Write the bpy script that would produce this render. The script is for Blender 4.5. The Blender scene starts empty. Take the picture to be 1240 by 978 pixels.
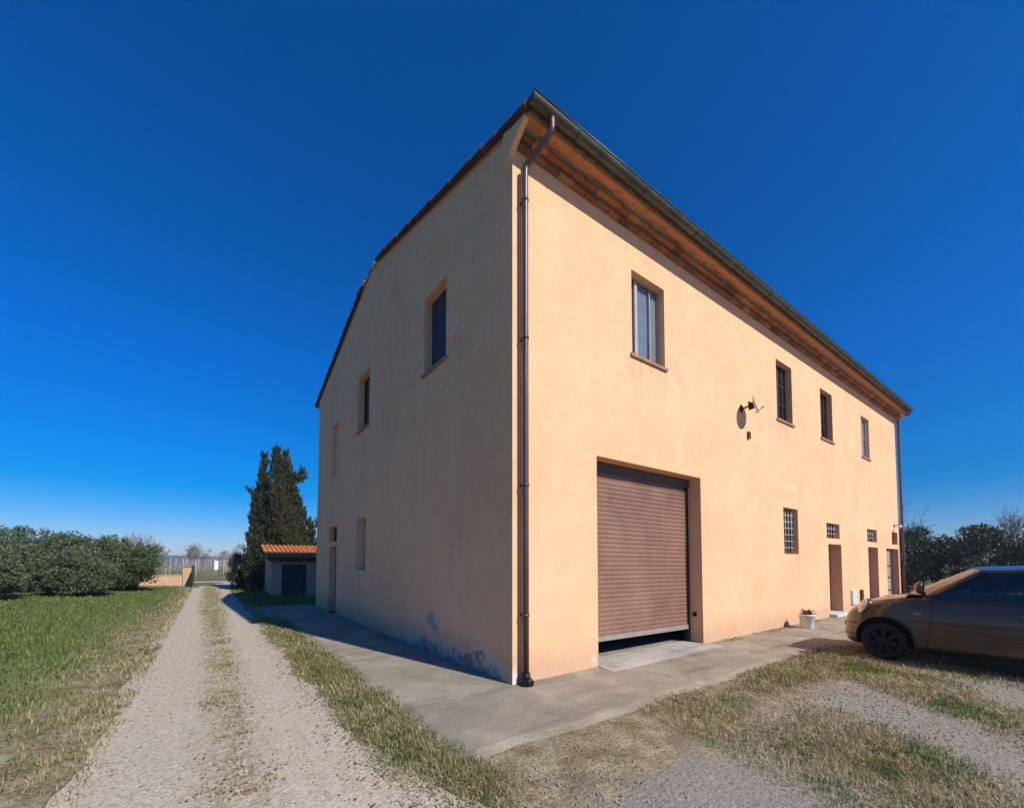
import bpy, bmesh, math, random
import numpy as np
from mathutils import Vector, Matrix

random.seed(7)
RNG = np.random.default_rng(11)
SC = bpy.context.scene
COL = SC.collection
PI = math.pi
R = math.radians

# ------------------------------------------------------------------ node helpers
class NT:
    def __init__(s, name):
        s.m = bpy.data.materials.new(name); s.m.use_nodes = True
        s.t = s.m.node_tree; s.b = s.t.nodes['Principled BSDF']; s.out = s.t.nodes['Material Output']
    def n(s, typ, **kw):
        nd = s.t.nodes.new(typ)
        for k, v in kw.items():
            if k.startswith('i_'):
                key = k[2:]
                nd.inputs[int(key) if key.isdigit() else key.replace('_', ' ')].default_value = v
            else: setattr(nd, k, v)
        return nd
    def l(s, a, b): s.t.links.new(a, b)
    def setv(s, sock, v):
        if isinstance(v, bpy.types.NodeSocket): s.l(v, sock)
        else: sock.default_value = v
    def math(s, op, a, b=0.0, c=0.0, clamp=False):
        nd = s.n('ShaderNodeMath', operation=op, use_clamp=clamp)
        s.setv(nd.inputs[0], a); s.setv(nd.inputs[1], b); s.setv(nd.inputs[2], c)
        return nd.outputs[0]
    def coord(s, kind='Object'): return s.n('ShaderNodeTexCoord').outputs[kind]
    def mapv(s, vec, scale=(1,1,1), loc=(0,0,0), rot=(0,0,0)):
        nd = s.n('ShaderNodeMapping'); s.l(vec, nd.inputs['Vector'])
        nd.inputs['Scale'].default_value = scale; nd.inputs['Location'].default_value = loc; nd.inputs['Rotation'].default_value = rot
        return nd.outputs[0]
    def noise(s, vec, scale, detail=4, rough=.55, dist=0.0):
        nd = s.n('ShaderNodeTexNoise'); s.l(vec, nd.inputs['Vector'])
        nd.inputs['Scale'].default_value = scale; nd.inputs['Detail'].default_value = detail
        nd.inputs['Roughness'].default_value = rough; nd.inputs['Distortion'].default_value = dist
        return nd.outputs[0]
    def vor(s, vec, scale, feature='F1', out='Distance'):
        nd = s.n('ShaderNodeTexVoronoi', feature=feature); s.l(vec, nd.inputs['Vector'])
        nd.inputs['Scale'].default_value = scale
        return nd.outputs[out]
    def ramp(s, fac, stops, interp='LINEAR'):
        nd = s.n('ShaderNodeValToRGB'); s.l(fac, nd.inputs[0]); nd.color_ramp.interpolation = interp
        el = nd.color_ramp.elements
        while len(el) < len(stops): el.new(.5)
        for e, (p, c) in zip(el, stops):
            e.position = p; e.color = (c, c, c, 1) if isinstance(c, (int, float)) else (*c, 1)
        return nd.outputs[0]
    def mix(s, fac, a, b, blend='MIX'):
        nd = s.n('ShaderNodeMix', data_type='RGBA', blend_type=blend)
        s.setv(nd.inputs['Factor'], fac)
        for k, v in ((6, a), (7, b)):
            if isinstance(v, (tuple, list)): v = (*v, 1) if len(v) == 3 else v
            s.setv(nd.inputs[k], v)
        return nd.outputs[2]
    def sep(s, vec):
        nd = s.n('ShaderNodeSeparateXYZ'); s.l(vec, nd.inputs[0]); return nd.outputs
    def step(s, v, lo, hi):
        nd = s.n('ShaderNodeMapRange', interpolation_type='SMOOTHSTEP'); s.setv(nd.inputs['Value'], v)
        nd.inputs['From Min'].default_value = lo; nd.inputs['From Max'].default_value = hi
        return nd.outputs[0]
    def base(s, c): s.setv(s.b.inputs['Base Color'], (*c, 1) if isinstance(c, tuple) and len(c) == 3 else c)
    def rough(s, r): s.setv(s.b.inputs['Roughness'], r)
    def metal(s, r): s.b.inputs['Metallic'].default_value = r
    def spec(s, r): s.b.inputs['Specular IOR Level'].default_value = r
    def bump(s, h, strength=.3, dist=.02):
        nd = s.n('ShaderNodeBump'); s.l(h, nd.inputs['Height'])
        nd.inputs['Strength'].default_value = strength; nd.inputs['Distance'].default_value = dist
        s.l(nd.outputs[0], s.b.inputs['Normal'])

def simple(name, col, rough=.6, metal=0., var=.12, scale=8., bump=0., spec=.4):
    k = NT(name); co = k.coord()
    nz = k.noise(co, scale, 5, .6)
    lo = tuple(c*(1-var) for c in col); hi = tuple(min(1, c*(1+var)) for c in col)
    k.base(k.ramp(nz, [(.3, lo), (.7, hi)])); k.rough(rough); k.metal(metal); k.spec(spec)
    if bump: k.bump(k.noise(co, scale*6, 4), bump, .01)
    return k.m

def island_mat(name, cols, rough=.7, trans=0., spec=.2):
    """colour picked per loose piece (leaf, blade, brick)"""
    k = NT(name)
    rnd = k.n('ShaderNodeNewGeometry').outputs['Random Per Island']
    stops = [(i/(max(1, len(cols)-1)), c) for i, c in enumerate(cols)]
    c = k.ramp(rnd, stops)
    if trans:
        c = k.mix(1.0, c, k.ramp(k.noise(k.coord(), 1.6, 3, .6), [(.32, .62), (.5, 1.0), (.68, 1.0)]), 'MULTIPLY')
        c = k.mix(k.math('MULTIPLY', k.step(k.noise(k.mapv(k.coord(), (1, 1, 1), (5, 2, 9)), 2.3, 3, .6), .54, .66), .55), c, cols[-1])
    k.base(c); k.rough(rough); k.spec(spec)
    if trans:
        tr = k.n('ShaderNodeBsdfTranslucent'); k.l(c, tr.inputs[0])
        mx = k.n('ShaderNodeMixShader'); mx.inputs[0].default_value = trans
        k.l(k.b.outputs[0], mx.inputs[1]); k.l(tr.outputs[0], mx.inputs[2]); k.l(mx.outputs[0], k.out.inputs[0])
    return k.m

# ------------------------------------------------------------------ materials
def mat_plaster():
    k = NT('peach_plaster'); co = k.coord(); x, y, z = k.sep(co)
    big = k.noise(co, .55, 4, .6); mid = k.noise(co, 3.2, 5, .65); fine = k.noise(co, 60, 3, .6)
    streak = k.noise(k.mapv(co, (2.2, 2.2, .12)), 1.6, 4, .6)
    c = k.ramp(big, [(.25, (.75, .398, .208)), (.5, (.83, .457, .248)), (.75, (.86, .49, .275))])
    c = k.mix(k.math('MULTIPLY', k.step(streak, .52, .74), .34), c, (.62, .42, .27))
    c = k.mix(k.math('MULTIPLY', k.step(mid, .50, .72), .26), c, (.84, .55, .35))
    # rain dirt, soot patches in the upper middle of the front
    dirt = k.math('MULTIPLY', k.step(k.noise(co, 1.1, 6, .7, .6), .52, .72), k.step(z, 3.0, 4.6))
    c = k.mix(k.math('MULTIPLY', dirt, .55), c, (.54, .37, .24))
    # rain streaks under the sills, hairline cracks
    fine_st = k.noise(k.mapv(co, (9, 9, .35)), 1.5, 4, .65)
    sm = None
    for (a_, b_, z_) in ((2.5, 3.5, 5.12), (8.2, 9.25, 5.16), (11.15, 12.25, 5.2), (14.95, 15.95, 5.2), (8.4, 9.4, 1.8)):
        bx = k.math('MULTIPLY', k.math('MULTIPLY', k.step(x, a_-.06, a_+.02), k.math('SUBTRACT', 1.0, k.step(x, b_-.02, b_+.06))), k.math('MULTIPLY', k.step(z, z_-1.25, z_-.05), k.math('SUBTRACT', 1.0, k.step(z, z_-.01, z_+.01))))
        sm = bx if sm is None else k.math('MAXIMUM', sm, bx)
    c = k.mix(k.math('MULTIPLY', k.math('MULTIPLY', sm, k.step(fine_st, .40, .62)), .48), c, (.45, .31, .19))
    vj = k.n('ShaderNodeTexNoise'); k.l(co, vj.inputs['Vector']); vj.inputs['Scale'].default_value = 1.6; vj.inputs['Detail'].default_value = 3
    wob = k.n('ShaderNodeVectorMath', operation='MULTIPLY_ADD'); k.l(vj.outputs['Color'], wob.inputs[0]); wob.inputs[1].default_value = (.9, .9, .9); k.l(co, wob.inputs[2])
    hair = k.math('SUBTRACT', 1.0, k.step(k.vor(wob.outputs[0], .42, 'DISTANCE_TO_EDGE'), .0012, .0045))
    hair = k.math('MULTIPLY', hair, k.step(k.noise(co, .9, 3), .52, .62))
    c = k.mix(k.math('MULTIPLY', hair, .30), c, (.40, .26, .15))
    pat = k.step(k.noise(co, 1.9, 2, .4, .4), .56, .60)
    c = k.mix(k.math('MULTIPLY', pat, .14), c, (.88, .58, .37))
    # splash zone at the foot
    foot = k.math('SUBTRACT', 1.0, k.step(k.math('SUBTRACT', z, k.math('MULTIPLY', mid, .45)), -.12, .35))
    c = k.mix(k.math('MULTIPLY', foot, .50), c, (.36, .27, .19))
    # paint peeled to grey cement on the gable
    gable = k.math('SUBTRACT', 1.0, k.step(x, .004, .02))
    pn = k.noise(k.mapv(co, (1, 1, 1.2)), 4.2, 6, .68, .3)
    low = k.math('SUBTRACT', 1.0, k.step(z, .04, .50))
    rng = k.math('MULTIPLY', k.step(y, -.1, .5), k.math('SUBTRACT', 1.0, k.step(y, 2.6, 5.4)))
    lr = k.math('MULTIPLY', low, rng)
    m1 = k.math('MULTIPLY', k.step(k.math('ADD', k.math('MULTIPLY', lr, .30), pn), .67, .78), k.step(lr, .02, .3))
    d = k.n('ShaderNodeVectorMath', operation='DISTANCE'); k.l(k.mapv(co, (0, 1, 1.35)), d.inputs[0]); d.inputs[1].default_value = (0, 2.38, .72)
    near = k.math('SUBTRACT', 1.0, k.step(d.outputs['Value'], .05, .40))
    m2 = k.math('MULTIPLY', k.step(k.math('ADD', k.math('MULTIPLY', near, .30), pn), .66, .74), k.step(near, .02, .3))
    peel = k.math('MULTIPLY', k.math('MAXIMUM', m1, m2), gable)
    rim = k.math('MULTIPLY', k.math('MAXIMUM', k.math('MULTIPLY', k.step(k.math('ADD', k.math('MULTIPLY', lr, .30), pn), .635, .665), k.step(lr, .02, .3)), k.math('MULTIPLY', k.step(k.math('ADD', k.math('MULTIPLY', near, .30), pn), .63, .655), k.step(near, .02, .3))), gable)
    c = k.mix(k.math('MULTIPLY', rim, .55), c, (.62, .50, .40))
    c = k.mix(k.math('MULTIPLY', peel, .92), c, k.ramp(mid, [(.35, (.125, .13, .14)), (.5, (.23, .235, .245)), (.66, (.44, .42, .40))]))
    # white primer showing at the front corner foot and left of the shutter
    front = k.math('SUBTRACT', 1.0, k.step(y, .004, .02))
    w1 = k.math('MULTIPLY', k.math('SUBTRACT', 1.0, k.step(x, .05, .16)), k.math('SUBTRACT', 1.0, k.step(z, .05, .50)))
    d2 = k.n('ShaderNodeVectorMath', operation='DISTANCE'); k.l(co, d2.inputs[0]); d2.inputs[1].default_value = (1.53, 0, .09)
    w2 = k.math('SUBTRACT', 1.0, k.step(d2.outputs['Value'], .02, .14))
    wm = k.math('MULTIPLY', k.step(k.math('ADD', k.math('MULTIPLY', k.math('MAXIMUM', w1, w2), .38), pn), .70, .86), .55)
    c = k.mix(k.math('MULTIPLY', k.math('MULTIPLY', wm, front), k.math('MAXIMUM', w1, w2)), c, (.80, .77, .72))
    k.base(c); k.rough(.92); k.spec(.15)
    h = k.math('ADD', k.math('MULTIPLY', fine, .35), k.math('ADD', mid, k.math('MULTIPLY', peel, -1.2)))
    k.bump(k.math('ADD', h, k.math('MULTIPLY', k.noise(k.mapv(co, (1, 1, 2.2)), 7.0, 4, .6, .8), .8)), .26, .02)
    return k.m

def mat_concrete(name, a, b, joints=True):
    k = NT(name); co = k.coord(); x, y, z = k.sep(co)
    n1 = k.noise(co, 1.3, 6, .7, .4); n2 = k.noise(co, 45, 4, .7); n3 = k.noise(k.mapv(co, (.35, 2.4, 1)), 1.1, 5, .65)
    c = k.ramp(n1, [(.25, tuple(v*.62 for v in a)), (.5, a), (.75, b)])
    c = k.mix(k.math('MULTIPLY', k.step(n3, .5, .68), .5), c, tuple(v*.55 for v in a))
    c = k.mix(.55, c, k.ramp(n2, [(.35, .35), (.65, .75)]), 'OVERLAY')
    wj = k.math('MULTIPLY', k.math('SUBTRACT', n1, .5), .03)
    jx = k.math('ABSOLUTE', k.math('SUBTRACT', k.math('MODULO', k.math('ADD', k.math('ADD', x, wj), 21.35), 2.75), 1.375))
    jy = k.math('ABSOLUTE', k.math('SUBTRACT', k.math('MODULO', k.math('ADD', k.math('ADD', y, wj), 20.2), 3.1), 1.55))
    on_front = k.step(x, -.02, .0)
    jl = k.math('SUBTRACT', 1.0, k.step(k.math('ADD', k.math('MULTIPLY', jx, on_front), k.math('MULTIPLY', jy, k.math('SUBTRACT', 1.0, on_front))), .004, .012))
    c = k.mix(k.math('MULTIPLY', k.math('MULTIPLY', jl, .55), k.step(n2, .35, .5)), c, (.07, .06, .045))
    spots = k.step(k.noise(co, 6.0, 6, .75), .58, .72)
    c = k.mix(k.math('MULTIPLY', spots, .35), c, tuple(v*.5 for v in a))
    k.base(c); k.rough(.95); k.spec(.15)
    k.bump(k.math('ADD', n2, k.math('MULTIPLY', spots, -.6)), .35, .012)
    return k.m

def mat_gravel():
    k = NT('pale_gravel'); co = k.coord(); x, y, z = k.sep(co)
    v = k.n('ShaderNodeTexVoronoi'); k.l(co, v.inputs['Vector']); v.inputs['Scale'].default_value = 48
    v2 = k.n('ShaderNodeTexVoronoi'); k.l(co, v2.inputs['Vector']); v2.inputs['Scale'].default_value = 21
    n1 = k.noise(co, .9, 5, .65); n2 = k.noise(co, 7, 5, .7)
    cc = k.n('ShaderNodeRGBToBW'); k.l(v.outputs['Color'], cc.inputs[0])
    c = k.ramp(cc.outputs[0], [(.1, (.34, .28, .205)), (.5, (.45, .38, .285)), (.9, (.56, .485, .375))])
    c = k.mix(k.math('MULTIPLY', k.step(n1, .42, .62), .45), c, (.47, .38, .275))
    c = k.mix(k.math('MULTIPLY', k.step(n2, .5, .72), .40), c, (.30, .25, .185))
    rut = k.noise(k.mapv(co, (5.5, .22, 1)), 1.3, 4, .6)
    c = k.mix(k.math('MULTIPLY', k.step(rut, .5, .66), .35), c, (.50, .44, .345))
    # wheel-less middle and the verges hold earth and dead leaves
    xm = k.math('ADD', x, k.math('MULTIPLY', k.math('SUBTRACT', n2, .5), .34))
    mid = k.math('SUBTRACT', 1.0, k.step(k.math('ABSOLUTE', k.math('ADD', xm, 3.05)), .10, .34))
    c = k.mix(k.math('MULTIPLY', k.math('MULTIPLY', mid, k.step(k.noise(co, 11, 4, .7), .40, .62)), .60), c, (.24, .19, .11))
    k.base(c); k.rough(.95); k.spec(.1)
    k.bump(k.math('ADD', k.math('MULTIPLY', v.outputs['Distance'], -1.0), k.math('MULTIPLY', v2.outputs['Distance'], -.6)), .20, .02)
    return k.m

def mat_ground():
    k = NT('meadow_soil'); co = k.coord(); x, y, z = k.sep(co)
    n1 = k.noise(co, .35, 6, .65); n2 = k.noise(co, 3.0, 6, .7); n3 = k.noise(co, 30, 4, .7)
    g = k.ramp(n2, [(.3, (.06, .075, .022)), (.5, (.11, .125, .04)), (.72, (.20, .185, .07))])
    dry = k.ramp(k.math('ADD', k.math('MULTIPLY', n2, .55), k.math('MULTIPLY', n3, .45)), [(.36, (.10, .075, .04)), (.5, (.25, .20, .115)), (.62, (.42, .36, .235))])
    grey = k.ramp(n3, [(.3, (.17, .155, .13)), (.7, (.38, .35, .30))])
    # dry beside the road and in front of the house, green towards the meadow on the left
    edge = k.math('ADD', x, k.math('MULTIPLY', k.math('SUBTRACT', n1, .5), 2.2))
    green = k.math('SUBTRACT', 1.0, k.step(edge, -6.2, -4.7))
    far = k.step(y, 13.0, 16.0)
    c = k.mix(k.math('MAXIMUM', green, k.math('MULTIPLY', far, .8)), dry, g)
    yard = k.math('MULTIPLY', k.step(x, -4.0, -3.0), k.math('SUBTRACT', 1.0, k.step(k.math('ADD', y, k.math('MULTIPLY', k.math('SUBTRACT', n2, .5), 1.6)), -2.7, -2.2)))
    c = k.mix(k.math('MULTIPLY', yard, .85), c, grey)
    fld = k.step(k.noise(k.mapv(co, (.6, 1, 1)), .03, 3), .45, .55)
    c = k.mix(k.math('MULTIPLY', k.step(y, 60.0, 90.0), .8), c, k.mix(fld, (.11, .12, .04), (.22, .19, .11)))
    k.base(c); k.rough(1.0); k.spec(.05)
    k.bump(k.math('ADD', n3, n2), .6, .04)
    return k.m

def mat_glass(name, tint=(.8, .85, .88), gloss=.06):
    k = NT(name); k.t.nodes.remove(k.b)
    tr = k.n('ShaderNodeBsdfTransparent'); tr.inputs[0].default_value = (*tint, 1)
    gl = k.n('ShaderNodeBsdfGlossy'); gl.inputs['Roughness'].default_value = .03
    fr = k.n('ShaderNodeFresnel'); fr.inputs[0].default_value = 1.5
    nz = k.noise(k.coord(), 2.0, 2)
    bp = k.n('ShaderNodeBump'); bp.inputs['Strength'].default_value = .04; k.l(nz, bp.inputs['Height']); k.l(bp.outputs[0], gl.inputs['Normal'])
    mx = k.n('ShaderNodeMixShader'); k.l(k.math('ADD', fr.outputs[0], gloss, clamp=True), mx.inputs[0])
    k.l(tr.outputs[0], mx.inputs[1]); k.l(gl.outputs[0], mx.inputs[2]); k.l(mx.outputs[0], k.out.inputs[0])
    return k.m

def mat_wood(name, a, b, scale=1.0):
    k = NT(name); co = k.coord()
    n = k.noise(k.mapv(co, (14*scale, 14*scale, 1.2*scale)), 2.0, 5, .65, .6)
    k.base(k.ramp(n, [(.3, a), (.7, b)])); k.rough(.7); k.bump(n, .25, .006)
    return k.m

def mat_tile(name, cols, dark):
    k = NT(name); co = k.coord()
    rnd = k.n('ShaderNodeNewGeometry').outputs['Random Per Island']
    c = k.ramp(rnd, [(i/(len(cols)-1), q) for i, q in enumerate(cols)])
    n = k.noise(co, 6, 6, .7)
    c = k.mix(k.math('MULTIPLY', k.step(n, .5, .7), .6), c, dark)
    k.base(c); k.rough(.85); k.spec(.2); k.bump(k.noise(co, 40, 4), .3, .01)
    return k.m

def mat_carpaint():
    k = NT('bronze_car_paint'); co = k.coord()
    fl = k.noise(co, 900, 2)
    k.base(k.ramp(fl, [(.35, (.052, .033, .021)), (.65, (.085, .054, .034))]))
    k.metal(.55); k.rough(.34); k.b.inputs['Coat Weight'].default_value = .8; k.b.inputs['Coat Roughness'].default_value = .04
    dust = k.noise(co, 5, 5, .7); k.l(k.ramp(dust, [(.3, .30), (.7, .46)]), k.b.inputs['Roughness'])
    return k.m

M = {}
M['plaster'] = mat_plaster()
M['apron'] = mat_concrete('apron_concrete', (.275, .235, .175), (.395, .345, .265))
M['ramp'] = mat_concrete('threshold_concrete', (.40, .36, .30), (.50, .455, .39))
M['gravel'] = mat_gravel(); M['ground'] = mat_ground()
M['brick'] = mat_tile('terracotta_brick', [(.30, .105, .04), (.44, .17, .06), (.22, .10, .05), (.50, .22, .09), (.34, .20, .11), (.16, .075, .04), (.40, .15, .055)], (.13, .085, .05))
M['mortar'] = simple('lime_mortar', (.34, .29, .22), .95, var=.25, scale=12, bump=.4)
M['rooftile'] = mat_tile('weathered_roof_tile', [(.28, .11, .055), (.20, .09, .05), (.34, .16, .085)], (.07, .06, .045))
M['vergetile'] = mat_tile('blackened_verge_tile', [(.075, .034, .024), (.05, .028, .022), (.10, .045, .028)], (.03, .026, .022))
M['shedtile'] = mat_tile('orange_roof_tile', [(.60, .20, .065), (.72, .27, .09), (.64, .22, .07), (.52, .17, .06)], (.45, .18, .075))
M['gutter'] = simple('painted_gutter', (.075, .078, .055), .42, .45, .35, 5, .1)
M['pipe'] = simple('brown_pipe', (.105, .062, .052), .42, .25, .18, 3)
M['black'] = simple('black_iron', (.012, .012, .013), .55, .2)
M['rubber'] = simple('tyre_rubber', (.018, .017, .016), .8, spec=.25)
M['shutter'] = simple('brown_shutter', (.225, .118, .078), .52, .0, .22, 1.6, .12)
M['shutterbar'] = simple('shutter_bar', (.36, .30, .27), .5, .3)
M['reveal_dark'] = simple('housing_brown', (.10, .066, .052), .6)
M['frame_dark'] = mat_wood('dark_stained_wood', (.035, .018, .014), (.07, .036, .026))
M['frame_brown'] = mat_wood('brown_wood', (.13, .065, .03), (.22, .115, .05))
M['frame_beige'] = simple('beige_frame', (.40, .33, .30), .6)
M['white'] = simple('white_paint', (.74, .73, .70), .5, var=.06)
M['grille'] = simple('white_iron', (.48, .47, .45), .5, var=.1)
M['sill'] = mat_tile('sill_brick', [(.42, .24, .16), (.36, .19, .12), (.30, .15, .09)], (.20, .12, .085))
M['stone'] = simple('pale_stone', (.58, .55, .50), .8, var=.12, bump=.2)
M['glass'] = mat_glass('window_glass')
M['glassdark'] = simple('dark_window_glass', (.012, .013, .016), .08, var=.3, scale=1.5, bump=.05, spec=.5)
M['curtain'] = simple('blue_grey_curtain', (.40, .41, .42), .9, var=.12, scale=3)
M['curtainw'] = simple('pale_curtain', (.50, .50, .50), .9, var=.08, scale=3)
M['shutnavy'] = mat_wood('navy_shutter_paint', (.012, .022, .045), (.022, .038, .07))
M['dish'] = simple('dish_enamel', (.62, .58, .50), .5)
M['rust'] = simple('rusty_steel', (.13, .075, .04), .8, .2, .4, 30)
M['meter'] = simple('grey_plastic', (.56, .57, .60), .5, var=.05)
M['leaf_cyp'] = island_mat('cypress_leaf', [(.020, .030, .010), (.050, .062, .020), (.075, .080, .028), (.095, .085, .035), (.075, .05, .028)], .7, .15)
M['leaf_cyp2'] = island_mat('dark_cypress_leaf', [(.016, .028, .010), (.035, .050, .018), (.055, .07, .026), (.075, .075, .03)], .7, .15)
M['leaf_olive'] = island_mat('olive_leaf', [(.055, .078, .032), (.095, .125, .058), (.135, .17, .085), (.165, .19, .105)], .55, .15, .3)
M['leaf_laurel'] = island_mat('laurel_leaf', [(.014, .024, .010), (.026, .042, .016), (.045, .064, .026), (.065, .08, .036)], .45, .15, .35)
M['leaf_red'] = island_mat('reddish_plant_leaf', [(.09, .025, .018), (.16, .05, .03), (.10, .06, .03), (.06, .07, .02)], .6, .1)
def grass_mat(name, cols, alt, trans):
    k = NT(name); co = k.coord()
    rnd = k.n('ShaderNodeNewGeometry').outputs['Random Per Island']
    c = k.ramp(rnd, [(i/(len(cols)-1), q) for i, q in enumerate(cols)])
    c = k.mix(k.math('MULTIPLY', k.step(k.noise(co, 1.3, 4, .65), .46, .62), .65), c, alt)
    c = k.mix(k.math('MULTIPLY', k.step(k.noise(k.mapv(co, (1, 1, 1), (7, 3, 0)), 3.4, 3, .6), .52, .64), .5), c, cols[0])
    k.base(c); k.rough(.65); k.spec(.2)
    tr = k.n('ShaderNodeBsdfTranslucent'); k.l(c, tr.inputs[0]); mx = k.n('ShaderNodeMixShader'); mx.inputs[0].default_value = trans
    k.l(k.b.outputs[0], mx.inputs[1]); k.l(tr.outputs[0], mx.inputs[2]); k.l(mx.outputs[0], k.out.inputs[0])
    return k.m
M['grass'] = grass_mat('grass_blade', [(.06, .11, .02), (.10, .165, .03), (.15, .205, .045), (.20, .225, .07), (.28, .27, .12)], (.20, .245, .075), .3)
M['grass_dry'] = grass_mat('dry_grass_blade', [(.11, .105, .03), (.24, .19, .075), (.40, .33, .16), (.55, .47, .27), (.16, .15, .045), (.34, .26, .12)], (.50, .42, .24), .25)
M['litter'] = island_mat('dead_leaf', [(.10, .06, .025), (.20, .13, .055), (.30, .22, .11), (.14, .10, .04)], .8, .1)
M['pebble'] = island_mat('pebble', [(.16, .14, .11), (.28, .25, .21), (.38, .345, .30), (.22, .185, .145)], .9)
M['bark'] = mat_wood('bark', (.06, .045, .032), (.15, .115, .085), .6)
M['bark_pale'] = mat_wood('bare_twig_bark', (.20, .155, .12), (.34, .28, .23), .6)
M['post'] = simple('weathered_post', (.34, .305, .26), .8, var=.2)
M['brickwall'] = None

def mat_brickwork():
    k = NT('old_brickwork'); co = k.coord()
    mp = k.n('ShaderNodeMapping'); k.l(co, mp.inputs[0]); mp.inputs['Rotation'].default_value = (R(90), 0, 0)
    b = k.n('ShaderNodeTexBrick'); k.l(mp.outputs[0], b.inputs['Vector'])
    b.inputs['Color1'].default_value = (.52, .22, .09, 1); b.inputs['Color2'].default_value = (.60, .33, .14, 1); b.inputs['Mortar'].default_value = (.48, .41, .31, 1)
    b.inputs['Scale'].default_value = 1.0; b.inputs['Brick Width'].default_value = .26; b.inputs['Row Height'].default_value = .07; b.inputs['Mortar Size'].default_value = .01
    k.base(k.mix(.35, b.outputs[0], k.ramp(k.noise(co, 3, 5), [(.3, (.3, .2, .12)), (.7, (.62, .45, .3))]))); k.rough(.9)
    return k.m
M['brickwall'] = mat_brickwork()
M['car'] = mat_carpaint()
M['chrome'] = simple('hub_metal', (.018, .018, .020), .5, .5)
M['lampglass'] = simple('headlight_lens', (.62, .60, .56), .08, .35, .05)
M['shedwall'] = simple('shed_render', (.42, .31, .215), .92, var=.15, scale=2.5, bump=.2)
M['shedside'] = simple('shed_render_bare', (.40, .30, .215), .92, var=.15, scale=3, bump=.2)
M['soil'] = simple('potting_soil', (.05, .03, .02), 1.)

# ------------------------------------------------------------------ object helpers
def tag(o, label=None, cat=None, group=None, kind=None):
    if label: o['label'] = label
    if cat: o['category'] = cat
    if group: o['group'] = group
    if kind: o['kind'] = kind
    return o

def empty(name, loc, label, cat, group=None, rz=0):
    o = bpy.data.objects.new(name, None); COL.objects.link(o)
    o.location = loc; o.rotation_euler = (0, 0, rz); o.empty_display_size = .2
    return tag(o, label, cat, group)

def link(name, me, mat, parent=None, smooth=False):
    o = bpy.data.objects.new(name, me); COL.objects.link(o)
    for m in (mat if isinstance(mat, (list, tuple)) else [mat]): me.materials.append(m)
    if smooth: me.shade_smooth()
    if parent: o.parent = parent
    return o

def bm_obj(name, bm, mat, parent=None, smooth=False, bevel=0):
    if bevel:
        bmesh.ops.bevel(bm, geom=list(bm.edges), offset=bevel, segments=2, affect='EDGES', profile=.5)
    me = bpy.data.meshes.new(name); bm.to_mesh(me); bm.free()
    return link(name, me, mat, parent, smooth)

def arr_mesh(name, V, F):
    V = np.asarray(V, np.float32); F = np.asarray(F, np.int32); k = F.shape[1]
    me = bpy.data.meshes.new(name)
    me.vertices.add(len(V)); me.vertices.foreach_set('co', V.ravel())
    me.loops.add(F.size); me.loops.foreach_set('vertex_index', F.ravel())
    me.polygons.add(len(F)); me.polygons.foreach_set('loop_start', np.arange(0, F.size, k, dtype=np.int32))
    me.polygons.foreach_set('loop_total', np.full(len(F), k, np.int32))
    me.update(calc_edges=True); me.validate()
    return me

def box(bm, x0, x1, y0, y1, z0, z1, mi=0):
    v = [bm.verts.new(p) for p in ((x0,y0,z0),(x1,y0,z0),(x1,y1,z0),(x0,y1,z0),(x0,y0,z1),(x1,y0,z1),(x1,y1,z1),(x0,y1,z1))]
    for f in ((3,2,1,0),(4,5,6,7),(0,1,5,4),(1,2,6,5),(2,3,7,6),(3,0,4,7)):
        bm.faces.new([v[i] for i in f]).material_index = mi
    return v

def obox(bm, c, ax, ay, az, hx, hy, hz):
    c = Vector(c); v = []
    for k in (-1, 1):
        for i, j in ((-1,-1),(1,-1),(1,1),(-1,1)):
            v.append(bm.verts.new(c + ax*hx*i + ay*hy*j + az*hz*k))
    for f in ((3,2,1,0),(4,5,6,7),(0,1,5,4),(1,2,6,5),(2,3,7,6),(3,0,4,7)): bm.faces.new([v[i] for i in f])

def prism(bm, pts, axis, a, b):
    """polygon pts (p,q) extruded along axis from a to b"""
    def P(p, q, t): return {'x': (t, p, q), 'y': (p, t, q), 'z': (p, q, t)}[axis]
    A = [bm.verts.new(P(p, q, a)) for p, q in pts]; B = [bm.verts.new(P(p, q, b)) for p, q in pts]
    n = len(pts)
    fs = [bm.faces.new(A), bm.faces.new(B[::-1])]
    for i in range(n): fs.append(bm.faces.new((A[i], B[i], B[(i+1) % n], A[(i+1) % n])))
    bmesh.ops.recalc_face_normals(bm, faces=fs)

def tube(bm, pts, rad, seg=12, cap=True):
    pts = [Vector(p) for p in pts]; n = len(pts)
    rads = rad if isinstance(rad, (list, tuple)) else [rad]*n
    rings = []; up = None
    for i, p in enumerate(pts):
        d = (pts[min(i+1, n-1)] - pts[max(i-1, 0)]).normalized()
        if up is None: up = d.orthogonal().normalized()
        up = (up - d*up.dot(d)).normalized(); w = d.cross(up)
        rings.append([bm.verts.new(p + (up*math.cos(a) + w*math.sin(a))*rads[i]) for a in [2*PI*k/seg for k in range(seg)]])
    for a, b in zip(rings, rings[1:]):
        for k in range(seg): bm.faces.new((a[k], a[(k+1) % seg], b[(k+1) % seg], b[k])).smooth = True
    if cap: bm.faces.new(rings[0][::-1]); bm.faces.new(rings[-1])

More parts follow.
